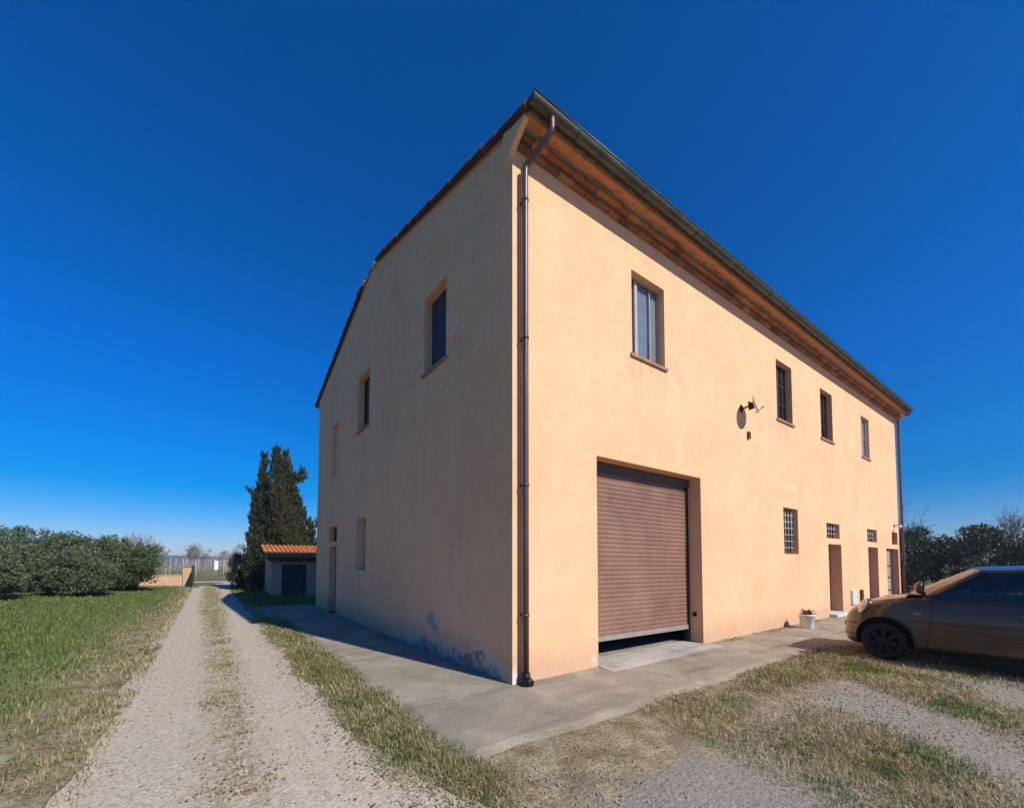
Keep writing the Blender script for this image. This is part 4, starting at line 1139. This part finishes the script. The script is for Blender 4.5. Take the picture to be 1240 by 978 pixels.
def cypress(base, spires, label, mat, seed, n_leaf, branches=(), group='cypresses by the shed'):
    """spires: (dx, dy, z0, height, radius, lean) columns of upright sprays"""
    rng = np.random.default_rng(seed)
    t = empty('cypress_tree', base, label, 'tree', group)
    P = []; D = []; tot = sum(s[3]*s[4] for s in spires)
    for (dx, dy, z0, h, r, ln) in spires:
        n = int(n_leaf*h*r/tot); nt = max(40, int(n/70))
        # sprays: upright plumes rooted in the column, tips outside
        hz = rng.random(nt)**.9; ang = rng.random(nt)*2*PI
        prof = np.interp(hz, [0, .06, .2, .45, .7, .88, 1], [.55, .9, 1, .88, .60, .28, .03])*(1+.28*np.sin(ang*3+hz*9+seed))*rng.uniform(.78, 1.18, nt)
        for i in range(nt):
            c = np.array([dx+ln*hz[i]+math.cos(ang[i])*r*prof[i]*.88, dy+math.sin(ang[i])*r*prof[i]*.88, z0+h*hz[i]])
            out = np.array([math.cos(ang[i])*.35, math.sin(ang[i])*.35, 1.0]); L = rng.uniform(.3, .75)*(1.1-.5*hz[i])
            m = int(70*rng.uniform(.6, 1.4)); s = rng.random(m)
            wd = .13*(1-s*.8)*(.6+.6*min(1, r))*(1.05-.72*hz[i])
            pts = c+out*(s*L)[:, None]+rng.normal(0, 1, (m, 3))*wd[:, None]
            P.append(pts); D.append(np.tile(out, (m, 1)))
        m = int(n*.12); hz = rng.random(m); ang = rng.random(m)*2*PI
        rr = r*.55*np.sqrt(rng.random(m))*np.interp(hz, [0, .2, .7, 1], [.7, 1, .6, .05])
        P.append(np.stack([dx+ln*hz+np.cos(ang)*rr, dy+np.sin(ang)*rr, z0+h*hz], 1)); D.append(np.tile([0, 0, 1.], (m, 1)))
    limbs = []
    for (a, b, n, spread) in branches:                  # stray boughs that leave the column
        a, b = np.array(a, float), np.array(b, float)
        limbs.append(([a, a*.5+b*.5+np.array([0, 0, -.05]), b], [.05, .035, .012]))
        for k in range(n):
            s = rng.uniform(.45, 1.05); c = a+(b-a)*s; d = (b-a)/np.linalg.norm(b-a)*.4+rng.normal(0, .35, 3)+np.array([0, 0, .55])
            L = rng.uniform(.25, .5); m = 46; q = rng.random(m)
            P.append(c+rng.normal(0, spread, 3)*.5+d*(q*L)[:, None]+rng.normal(0, .045, (m, 3))); D.append(np.tile(d, (m, 1)))
    P = np.concatenate(P); D = np.concatenate(D)
    P[:, 2] = np.maximum(P[:, 2], .05)
    n = len(P)
    leaves('crown', P, D, rng.uniform(.08, .17, n), rng.uniform(.03, .06, n), mat, t, rng, .45)
    for (dx, dy, z0, h, r, ln) in spires:
        limbs.append(([np.array([dx*.4, dy*.4, -.1]), np.array([dx, dy, z0+h*.25]), np.array([dx+ln*.5, dy, z0+h*.6]), np.array([dx+ln, dy, z0+h*.95])], [.16, .11, .07, .015]))
    link('trunk', tubes_mesh('trunk', limbs, 7), M['bark'], t)
    return t
# seen from the drive: slim spire left, broad two-tipped tree in the middle, lower one right behind the shed
cypress((-.85, 23.1, 0), [(0, 0, .0, 7.6, .50, .14), (-.25, .1, .0, 5.6, .38, .05)], 'slim tall cypress at the left of the clump by the driveway', M['leaf_cyp2'], 1, 28000, [((-.05, 0, 5.0), (-.48, .3, 5.5), 5, .10)])
cypress((.0, 22.6, 0), [(-.05, 0, .0, 8.0, .72, -.10), (.30, -.25, .2, 7.65, .64, .0), (.10, -.45, .0, 6.2, .60, .0), (.68, .1, .0, 6.5, .52, -.1)], 'broad cypress with two tips and a bough reaching out right', M['leaf_cyp'], 2, 70000,
        [((.4, -.25, 5.8), (1.1, -.55, 6.6), 26, .20), ((.5, -.25, 4.5), (1.0, -.5, 5.2), 10, .14)])
cypress((.85, 22.9, 0), [(.05, 0, .0, 5.9, .58, -.12), (.50, .3, .0, 5.0, .52, -.1), (.95, .2, .0, 4.0, .50, -.1)], 'lower ragged cypress rising behind the shed roof', M['leaf_cyp2'], 3, 34000, [((.6, .2, 3.2), (1.45, .1, 4.1), 10, .15)])

def bush(name, base, rx, ry, h, label, cat, mat, seed, n_clump, n_leaf, L=(.06, .12), group=None, z0=.12, twigs=True):
    rng = np.random.default_rng(seed)
    t = empty(name, base, label, cat, group)
    u = rng.normal(0, 1, (n_clump, 3)); u /= np.linalg.norm(u, axis=1)[:, None]
    rad = rng.uniform(.45, 1.0, n_clump)**.6
    C = u*rad[:, None]*np.array([rx, ry, h*.5]); C[:, 2] += h*.5
    C *= (1+.13*np.sin(C[:, :1]*3.1+seed)+.10*np.sin(C[:, 1:2]*4.3+seed*2))
    C[:, 2] = np.clip(C[:, 2], z0, h*1.04)
    P = []; D = []; m = n_leaf//n_clump
    for i in range(n_clump):
        s = rng.uniform(.6, 1.35)*.17*(rx+ry+h)/4.0; q = rng.normal(0, 1, (m, 3)); q /= np.linalg.norm(q, axis=1)[:, None]; q *= (rng.random(m)**.45*s*1.5)[:, None]*np.array([1, 1, .8])
        P.append(C[i]+q); D.append(q+u[i]*s*.6+np.array([0, 0, s*.5]))
    shoots = []
    for i in range(26):                                  # young shoots sticking out of the outline
        v = rng.normal(0, 1, 3); v[2] = abs(v[2])*1.3+.25; v /= np.linalg.norm(v)
        a = v*np.array([rx, ry, h*.5])*.85+np.array([0, 0, h*.5]); d = v*.6+np.array([0, 0, .8]); d /= np.linalg.norm(d); Ls = rng.uniform(.25, .6)
        shoots.append(([a-d*.3, a+d*Ls*.5, a+d*Ls], [.012, .008, .004])); q = rng.random(34)
        P.append(a+d*(q*Ls)[:, None]+rng.normal(0, .045, (34, 3))); D.append(np.tile(d, (34, 1))+rng.normal(0, .6, (34, 3)))
    P = np.concatenate(P); D = np.concatenate(D); D /= np.linalg.norm(D, axis=1)[:, None]+1e-9
    P[:, 2] = np.abs(P[:, 2])
    n = len(P); LL = rng.uniform(L[0], L[1], n)
    leaves('crown', P, D, LL, LL*rng.uniform(.3, .5, n), mat, t, rng, .7)
    limbs = shoots
    for i in range(min(n_clump, 26)):
        b = np.array([rng.normal(0, .12), rng.normal(0, .12), -.05]); c = C[i]
        limbs.append(([b, b*.5+c*.5+np.array([0, 0, -.1*h*.3]), c], [.035, .022, .006]))
    link('trunk', tubes_mesh('trunk', limbs, 5), M['bark'], t)
    return t
M['leaf_holm'] = island_mat('holm_leaf', [(.035, .058, .018), (.066, .10, .030), (.105, .145, .05), (.15, .18, .075)], .5, .15, .3)
GB = 'shrubs along the left verge'
bush('olive_bush', (-7.5, 19.6, gz(-8, 19)), 1.25, 1.5, 1.75, 'low grey-green olive shrub in front of the dark shrub on the verge', 'shrub', M['leaf_olive'], 21, 150, 26000, group=GB)
bush('laurel_bush', (-6.85, 24.2, gz(-7, 24)), 1.5, 2.3, 2.5, 'large dark green shrub on the verge nearest the brick gate pillar', 'shrub', M['leaf_holm'], 22, 230, 40000, (.07, .14), group=GB)
bush('laurel_bush', (-9.4, 23.0, gz(-9, 23)), 1.7, 2.0, 2.7, 'dark rounded shrub behind the grey-green olive shrub', 'shrub', M['leaf_holm'], 23, 190, 30000, (.07, .14), group=GB)
bush('olive_bush', (-9.8, 17.4, gz(-9, 17)), 1.5, 1.6, 2.0, 'wide grey-green olive shrub second from the left edge', 'shrub', M['leaf_olive'], 24, 150, 26000, group=GB)
bush('laurel_bush', (-12.0, 18.6, gz(-12, 18)), 1.8, 2.0, 2.55, 'dark green shrub at the far left edge of the view', 'shrub', M['leaf_holm'], 25, 150, 17000, (.07, .14), group=GB)
bush('hedge_shrub', (-1.75, 25.6, 0), .55, .8, 1.9, 'small dark shrub between the open gate and the slim cypress', 'shrub', M['leaf_laurel'], 26, 60, 7000)
# right of the house
GR_ = 'evergreens beyond the far corner'
bush('evergreen_shrub', (26.2, 1.9, 0), 2.0, 2.3, 3.3, 'tall dark evergreen shrub just past the far corner of the house', 'shrub', M['leaf_laurel'], 31, 210, 34000, (.08, .17), group=GR_)
bush('evergreen_shrub', (27.5, -1.6, 0), 2.1, 2.3, 3.1, 'rounded dark evergreen shrub over the car roof, middle of the row', 'shrub', M['leaf_laurel'], 32, 210, 34000, (.08, .17), group=GR_)
bush('evergreen_shrub', (26.0, -5.8, 0), 1.6, 2.0, 2.7, 'lower dark evergreen shrub at the right edge of the view', 'shrub', M['leaf_olive'], 33, 180, 26000, (.08, .17), group=GR_)
def bare_tree(base, h, label, seed, levels=4, r0=.14, kids=4, spread=.9, mat='bark', group=None, seg=4, trunkfrac=.32):
    rng = np.random.default_rng(seed)
    t = empty('bare_tree', base, label, 'tree', group)
    L = twig_tree(rng, (0, 0, -.1), h, spread, levels, r0, kids, trunkfrac=trunkfrac)
    link('trunk', tubes_mesh('trunk', L[:1], 8), M[mat], t)
    link('crown', tubes_mesh('crown', L[1:], seg, .006 if mat == 'bark' else .02), M[mat], t)
bare_tree((32, 3.5, 0), 8.5, 'leafless tree with fine twigs beyond the far corner of the house', 41, 4, .16, 5)
bare_tree((33, -2.5, 0), 7.5, 'leafless tree behind the evergreen shrubs at right', 42, 4, .14, 5)
# far leafless trees across the fields
rgf = random.Random(8)
far = [(-11.5, 92, 7.6, 'pale leafless tree above the low brick wall'), (-7.0, 104, 9.0, 'pinkish leafless tree just right of the brick gate pillar'), (-3.2, 120, 7.8, 'small leafless tree left of the white board'), (-.4, 98, 6.6, 'darker leafless tree right of the white board'), (2.4, 112, 8.4, 'leafless tree beside the slim cypress'), (-14.5, 100, 9.5, 'tall pale leafless tree rising over the dark shrub')]
for i, (x, y, h, lb) in enumerate(far):
    bare_tree((x, y, 0), h, lb, 60+i, 4, .14, 4, .9, 'bark_pale', 'far leafless trees', 3, .35)

# ================================================================== GATE, WALL, FENCE, VINEYARD
def pillar(x, y, label):
    t = empty('gate_pillar', (x, y, 0), label, 'pillar', 'brick gate pillars')
    bm = bmesh.new(); box(bm, -.25, .25, -.25, .25, -.1, 1.26); bm_obj('shaft', bm, M['brickwall'], t)
    bm = bmesh.new(); box(bm, -.30, .30, -.30, .30, 1.262, 1.33)
    bm_obj('cap', bm, M['sill'], t, bevel=.01)
pillar(-4.25, 31.0, 'short orange brick gate pillar at the left of the drive')
pillar(-.75, 28.6, 'brick gate pillar half hidden by the cypress at right of the drive')
bm = bmesh.new(); box(bm, -7.8, -4.52, 30.9, 31.15, -.1, .70); box(bm, -7.8, -4.52, 30.87, 31.18, .702, .75)
tag(bm_obj('brick_wall', bm, M['brickwall']), 'low brick wall running left from the gate pillar to the shrubs', 'wall')
bm = bmesh.new(); box(bm, -.48, 1.2, 28.5, 28.75, -.1, .62); box(bm, -.48, 1.2, 28.47, 28.78, .622, .67)
tag(bm_obj('brick_wall', bm, M['brickwall']), 'low brick wall under the cypresses at right', 'wall')
def gate_leaf(p, ang, label, L=1.7, h=1.35):
    t = empty('gate_leaf', p, label, 'gate', 'open gate leaves', ang)
    bm = bmesh.new(); rect_frame(bm, lambda u, z, tt: (u, tt, z), 0, L, .08, h, .05, .04); bar(bm, lambda u, z, tt: (u, tt, z), .05, L-.05, .6, .65, .005, .035); bm_obj('frame', bm, M['black'], t)
    bm = bmesh.new()
    for i in range(15): box(bm, .08+(L-.2)*i/14, .08+(L-.2)*i/14+.055, .01, .03, .13, h-.05)
    bm_obj('bars', bm, M['frame_dark'], t)
gate_leaf((-3.93, 30.8, 0), R(-93), 'dark open gate leaf beside the left brick pillar')
gate_leaf((-1.15, 28.3, 0), R(-104), 'dark open gate leaf in front of the cypress at right')
# tall wire fence along the far side of the lane
def fence():
    t = empty('wire_fence', (-16, 41.0, 0), 'tall pale wire fence on posts across the lane beyond the gate', 'fence')
    n = 16; sp = 2.0
    for i in range(n):
        bm = bmesh.new(); tube(bm, [(i*sp, 0, -.2), (i*sp, 0, 1.75)], .045, 6); bm_obj('post', bm, M['post'], t)
    bm = bmesh.new()
    for z in (.2, .55, .9, 1.25, 1.6): tube(bm, [(0, -.05, z), ((n-1)*sp, -.05, z)], .008, 4)
    for k in range(int((n-1)*sp/.4)): tube(bm, [(k*.4+.2, -.05, .05), (k*.4+.2, -.05, 1.62)], .008, 4)
    w = bm_obj('wire_mesh', bm, M['post'], t)
fence()
def vineyard():
    rng = np.random.default_rng(9)
    names = ['nearest', 'second', 'third', 'fourth', 'farthest']
    for r in range(5):
        y = 50+r*7.5; n = 16; sp = 2.6; x0 = -26+r*1.2
        t = empty('vine_row', (x0, y, 0), '%s row of bare vines on pale posts beyond the lane' % names[r], 'vines', 'rows of vines beyond the gate')
        for i in range(n):
            bm = bmesh.new(); hh = rng.uniform(1.85, 2.1); lean = rng.normal(0, .03); tube(bm, [(i*sp, 0, -.1), (i*sp+lean, 0, hh)], .05, 5); bm_obj('post', bm, M['post'], t)
        limbs = []
        for i in range(int(n*sp/.9)):
            x = i*.9+rng.normal(0, .1); limbs.append(([np.array([x, 0, 0]), np.array([x+rng.normal(0, .06), 0, .8])], [.04, .03]))
            for k in range(5):
                q = x+rng.uniform(-.45, .45); limbs.append(([np.array([q, rng.normal(0, .08), .8]), np.array([q+rng.normal(0, .15), rng.normal(0, .12), rng.uniform(1.3, 2.0)])], [.018, .010]))
        limbs += [([np.array([0, 0, z]), np.array([n*sp-sp, 0, z])], [.008, .008]) for z in (.8, 1.2, 1.6)]
        link('vines', tubes_mesh('vines', limbs, 4), M['bark_pale'], t)
vineyard()
def board():
    t = empty('white_board', (-2.5, 44.0, 0), 'white upright board on a post beyond the gate', 'sign')
    bm = bmesh.new(); box(bm, -.15, .15, -.03, .0, .85, 1.72); bm_obj('panel', bm, M['white'], t, bevel=.01)
    bm = bmesh.new(); tube(bm, [(0, .05, -.1), (0, .05, 1.6)], .035, 8); bm_obj('post', bm, M['post'], t)
board()

# ================================================================== GROUND COVER
def blades(name, XY, Z, H, Wd, mat, rng, lean=.45, label=None):
    n = len(XY); a = rng.random(n)*2*PI; le = rng.normal(0, lean, n)
    dx, dy = np.cos(a), np.sin(a); px, py = -dy, dx
    B = np.stack([XY[:, 0], XY[:, 1], Z], 1)
    w = np.broadcast_to(Wd, n)[:, None]; H = np.broadcast_to(H, n)
    S = np.stack([px, py, np.zeros(n)], 1)*w*.5
    M1 = B+np.stack([dx*le*H*.35, dy*le*H*.35, H*.55], 1); T = B+np.stack([dx*le*H*1.0, dy*le*H*1.0, H*(1-.25*np.minimum(1, np.abs(le)))], 1)
    V = np.stack([B-S, B+S, M1+S*.8, M1-S*.8, T], 1).reshape(-1, 3)
    i = np.arange(n)*5
    Q = np.stack([i, i+1, i+2, i+3], 1); Tt = np.stack([i+3, i+2, i+4], 1)
    me = bpy.data.meshes.new(name)
    me.vertices.add(len(V)); me.vertices.foreach_set('co', V.astype(np.float32).ravel())
    loops = np.concatenate([Q.ravel(), Tt.ravel()]).astype(np.int32)
    me.loops.add(len(loops)); me.loops.foreach_set('vertex_index', loops)
    ls = np.concatenate([np.arange(n)*4, n*4+np.arange(n)*3]).astype(np.int32)
    me.polygons.add(2*n); me.polygons.foreach_set('loop_start', ls); me.polygons.foreach_set('loop_total', np.concatenate([np.full(n, 4), np.full(n, 3)]).astype(np.int32))
    me.update(calc_edges=True); me.validate()
    o = link(name, me, mat); tag(o, label, None, None, 'stuff'); return o
def nz2(X, Y, s, ph=0): return (np.sin(X*s*1.3+ph)+np.sin(Y*s*1.7+ph*2)+np.sin((X+Y)*s*.9+ph*3)+np.sin((X-Y)*s*2.3+ph)*.7)/3.7
def scatter(n, x0, x1, y0, y1, rng, dens, near=True):
    """points, thinned by the density function, denser close to the viewpoint"""
    X = rng.uniform(x0, x1, n*3); Y = rng.uniform(y0, y1, n*3)
    d = np.hypot(X-CAM.x, Y-CAM.y); p = dens(X, Y)*(np.clip(7/np.maximum(d, 1), .12, 1) if near else 1)
    k = rng.random(n*3) < p; XY = np.stack([X[k], Y[k]], 1)[:n]
    return XY, np.hypot(XY[:, 0]-CAM.x, XY[:, 1]-CAM.y)
gzv = np.vectorize(gz)
rng = np.random.default_rng(77)
# left verge: dry by the road, green farther off
redge = lambda Y: -4.06-.5*np.clip((.5-Y)/6, 0, 1)
XY, d = scatter(180000, -13, -4.0, -3.5, 31, rng, lambda X, Y: np.clip((redge(Y)-.25-X)*1.4+nz2(X, Y, 1.7)*.5, 0, 1))
blades('grass', XY, gzv(XY[:, 0], XY[:, 1]), (.022+.095*rng.random(len(XY))**2.2), .0035+.0010*d, M['grass'], rng, label='green grass on the left verge')
XY, d = scatter(70000, -6.6, -3.9, -3.5, 30, rng, lambda X, Y: np.clip(1.05-np.abs(X-(redge(Y)-.30+.3*nz2(X, Y, .8)))*1.2, 0, 1)*np.clip(.55+nz2(X, Y, 2.1), 0, 1))
blades('dry_grass', XY, gzv(XY[:, 0], XY[:, 1]), (0.013999999999999999+0.081*rng.random(len(XY))**2.2), .003+.0011*d, M['grass_dry'], rng, .8, 'dry yellow grass edging the left side of the road')
# strip between road and apron
XY, d = scatter(46000, -2.55, -1.36, -4.2, 9.5, rng, lambda X, Y: np.clip(1.15-np.abs(X+1.76-.12*nz2(X, Y, 1.3))*2.5, 0, 1)*np.clip(.6+nz2(X, Y, 2.3), .05, 1))
k = rng.random(len(XY)) < .62
blades('dry_grass', XY[k], np.full(k.sum(), -.03), (0.013999999999999999+0.075*rng.random(k.sum())**2.2), .003+.001*d[k], M['grass_dry'], rng, .8, 'dry grass strip between road and concrete apron')
blades('grass', XY[~k], np.full((~k).sum(), -.03), rng.uniform(.02, .065, (~k).sum()), .003+.001*d[~k], M['grass'], rng, .6, 'green tufts between road and concrete apron')
# road middle
XY, d = scatter(26000, -3.6, -2.5, -1, 29, rng, lambda X, Y: np.clip(1-np.abs(X+3.05-.07*nz2(X, Y, 1.1))*(3.6-1.6*np.clip((Y-7)/6, 0, 1)), 0, 1)*np.clip(.10+np.maximum(nz2(X, Y, 2.7), nz2(X, Y, 5.1, 2.))*1.1+.45*np.clip((Y-5)/6, 0, 1), 0, 1))
blades('dry_grass', XY, np.full(len(XY), -.016), rng.uniform(.012, .04, len(XY)), .003+.001*d, M['grass_dry'], rng, .9, 'sparse dry grass along the middle of the road')
XY, d = scatter(8000, -2.6, .5, 13, 27, rng, lambda X, Y: np.clip(np.minimum(X+2.2, 1.0), 0, 1), False)
blades('grass', XY, np.full(len(XY), -.03), rng.uniform(.05, .14, len(XY)), .006+.0014*d, M['grass'], rng, label='shaded grass in front of the shed')
# yard in front of the house
XY, d = scatter(140000, -.9, 13, -5.2, -1.3, rng, lambda X, Y: np.clip((-1.36-Y)*2.6-.0+nz2(X, Y, 2.2)*.35, 0, 1)*np.clip(.50+nz2(X, Y, 1.15, 1.3)*1.2-np.clip(-2.75-Y, 0, 1)*.6+.75*np.exp(-((Y+1.85)/.38)**2), 0, 1)*np.clip(.06+(X-.7-(Y+1.4)*.35)*1.1, 0, 1))
g = nz2(XY[:, 0], XY[:, 1], 3.1, .7) > .38
blades('dry_grass', XY[~g], np.full((~g).sum(), -.03), (0.012599999999999998+0.069*rng.random((~g).sum())**2.2), .003+.0009*d[~g], M['grass_dry'], rng, 1.0, 'blond dry grass in the yard in front of the house')
blades('grass', XY[g], np.full(g.sum(), -.03), rng.uniform(.02, .055, g.sum()), .003+.0009*d[g], M['grass'], rng, .8, 'green tufts in the yard in front of the house')
# loose stones on road and yard
def stones(name, XY, Z, S, mat, rng, label):
    base = np.array([(1,0,0),(-1,0,0),(0,1,0),(0,-1,0),(0,0,.7),(0,0,-.7)], float); fc = np.array([(0,2,4),(2,1,4),(1,3,4),(3,0,4),(2,0,5),(1,2,5),(3,1,5),(0,3,5)])
    n = len(XY); a = rng.random(n)*2*PI; c, s = np.cos(a), np.sin(a)
    B = base[None]*S[:, None, None]*rng.uniform(.6, 1.3, (n, 6, 1))
    V = np.stack([B[..., 0]*c[:, None]-B[..., 1]*s[:, None]+XY[:, :1], B[..., 0]*s[:, None]+B[..., 1]*c[:, None]+XY[:, 1:2], B[..., 2]*.7+Z[:, None]], -1).reshape(-1, 3)
    F = (fc[None]+np.arange(n)[:, None, None]*6).reshape(-1, 3)
    o = link(name, arr_mesh(name, V, F), mat); tag(o, label, None, None, 'stuff')
XY, d = scatter(6500, -4.3, -1.9, -3.0, 16, rng, lambda X, Y: np.clip(.25+.8*np.exp(-((X+3.05)/.28)**2)+.5*np.exp(-((X+2.15)/.2)**2)+.5*np.exp(-((X+4.1)/.25)**2), 0, 1))
stones('road_stones', XY, np.full(len(XY), -.018), rng.uniform(.004, .012, len(XY))*(1+.6*(rng.random(len(XY)) < .06)), M['pebble'], rng, 'loose pale stones on the gravel road')
XY, d = scatter(7000, -2.2, 9, -5.5, -1.45, rng, lambda X, Y: np.clip(.4-nz2(X, Y, 1.15, 1.3)*.9, 0, 1))
stones('yard_stones', XY, np.full(len(XY), -.024), rng.uniform(.005, .015, len(XY)), M['pebble'], rng, 'loose stones in the yard in front of the house')
XY1, d = scatter(4200, -3.5, -2.6, -1, 16, rng, lambda X, Y: np.clip(1-np.abs(X+3.05)*2.6, 0, 1)*np.clip(.4+nz2(X, Y, 3.3), 0, 1))
XY2, d = scatter(2600, -2.5, -1.4, -3, 9, rng, lambda X, Y: np.clip(1-np.abs(X+1.9)*1.9, 0, 1))
XY3, d = scatter(500, 5.2, 10.5, -.22, -.01, rng, lambda X, Y: np.clip(.5+nz2(X, Y, 3.), 0, 1))
XY = np.concatenate([XY1, XY2, XY3]); n = len(XY); z = np.concatenate([np.full(len(XY1)+len(XY2), -.008), np.full(len(XY3), .012)])
V, F = leaf_quads(np.stack([XY[:, 0], XY[:, 1], z+rng.uniform(0, .012, n)], 1), rng.normal(0, 1, (n, 3))*np.array([1, 1, .25]), rng.uniform(.018, .042, n), rng.uniform(.010, .022, n), rng, .1)
tag(link('fallen_leaves', arr_mesh('fallen_leaves', V, F), M['litter']), 'dead leaves scattered along road edges and wall foot', None, None, 'stuff')

# ================================================================== AIR
bm = bmesh.new(); box(bm, -3300, 3300, -3300, 3300, -2.2, 15.5)
hz = NT('thin_haze'); hz.t.nodes.remove(hz.b)
pv = hz.n('ShaderNodeVolumePrincipled'); pv.inputs['Color'].default_value = (.78, .88, 1.0, 1); pv.inputs['Density'].default_value = .0008; pv.inputs['Anisotropy'].default_value = .3
hz.l(pv.outputs[0], hz.out.inputs['Volume'])
ho = bm_obj('haze', bm, hz.m); ho['kind'] = 'stuff'

# ================================================================== LIGHT, SKY, CAMERA
EL = R(39.0); SAZ = Vector((.235, -.972))            # towards the sun, level
sd = Vector((SAZ.x*math.cos(EL), SAZ.y*math.cos(EL), math.sin(EL))).normalized()
L = bpy.data.lights.new('sun', 'SUN'); L.energy = 4.1; L.angle = R(.5); L.color = (1., .955, .895)
so = bpy.data.objects.new('sun', L); COL.objects.link(so); so.rotation_euler = sd.to_track_quat('Z', 'Y').to_euler()
W = bpy.data.worlds.new('World'); SC.world = W; W.use_nodes = True
nt = W.node_tree; bg = nt.nodes['Background']
sky = nt.nodes.new('ShaderNodeTexSky'); sky.sky_type = 'NISHITA'; sky.sun_disc = False
sky.sun_elevation = EL; sky.sun_rotation = math.atan2(sd.x, sd.y)
sky.altitude = 200; sky.air_density = .65; sky.dust_density = .0; sky.ozone_density = 5.0
hs = nt.nodes.new('ShaderNodeHueSaturation'); hs.inputs['Saturation'].default_value = 1.42; hs.inputs['Value'].default_value = 1.0
nt.links.new(sky.outputs[0], hs.inputs['Color'])
tc = nt.nodes.new('ShaderNodeTexCoord'); sx = nt.nodes.new('ShaderNodeSeparateXYZ'); nt.links.new(tc.outputs['Generated'], sx.inputs[0])
rp = nt.nodes.new('ShaderNodeValToRGB'); nt.links.new(sx.outputs['Z'], rp.inputs[0])      # hand-set sky tint: the band above the horizon is made dimmer and warmer
rp.color_ramp.interpolation = 'B_SPLINE'; els = rp.color_ramp.elements
for p_, c_ in ((.0, (.60, .42, .40)), (.07, (.66, .53, .52)), (.2, (.8, .72, .72)), (.42, (.9, .80, 1.06)), (.8, (.9, .80, 1.55))):
    e_ = els.new(p_); e_.color = (*c_, 1)
els.remove(els[-1]); els.remove(els[0])
ml = nt.nodes.new('ShaderNodeMix'); ml.data_type = 'RGBA'; ml.blend_type = 'MULTIPLY'; ml.inputs['Factor'].default_value = 1.0
nt.links.new(hs.outputs[0], ml.inputs[6]); nt.links.new(rp.outputs[0], ml.inputs[7]); nt.links.new(ml.outputs[2], bg.inputs[0]); bg.inputs[1].default_value = .14

cam = bpy.data.cameras.new('camera'); co = bpy.data.objects.new('camera', cam); COL.objects.link(co); SC.camera = co
co.location = CAM; co.rotation_euler = (R(90+2.5), 0, R(-36.09))
cam.sensor_fit = 'HORIZONTAL'; cam.sensor_width = 36; cam.lens = 507/1240*36
cam.shift_x = 0; cam.shift_y = (657.86-489)/1240; cam.clip_start = .05; cam.clip_end = 8000
vs = SC.view_settings; vs.view_transform = 'Standard'; vs.look = 'None'; vs.gamma = 1; vs.use_curve_mapping = False; vs.exposure = .42
SC.cycles.max_bounces = 8; SC.cycles.transparent_max_bounces = 12
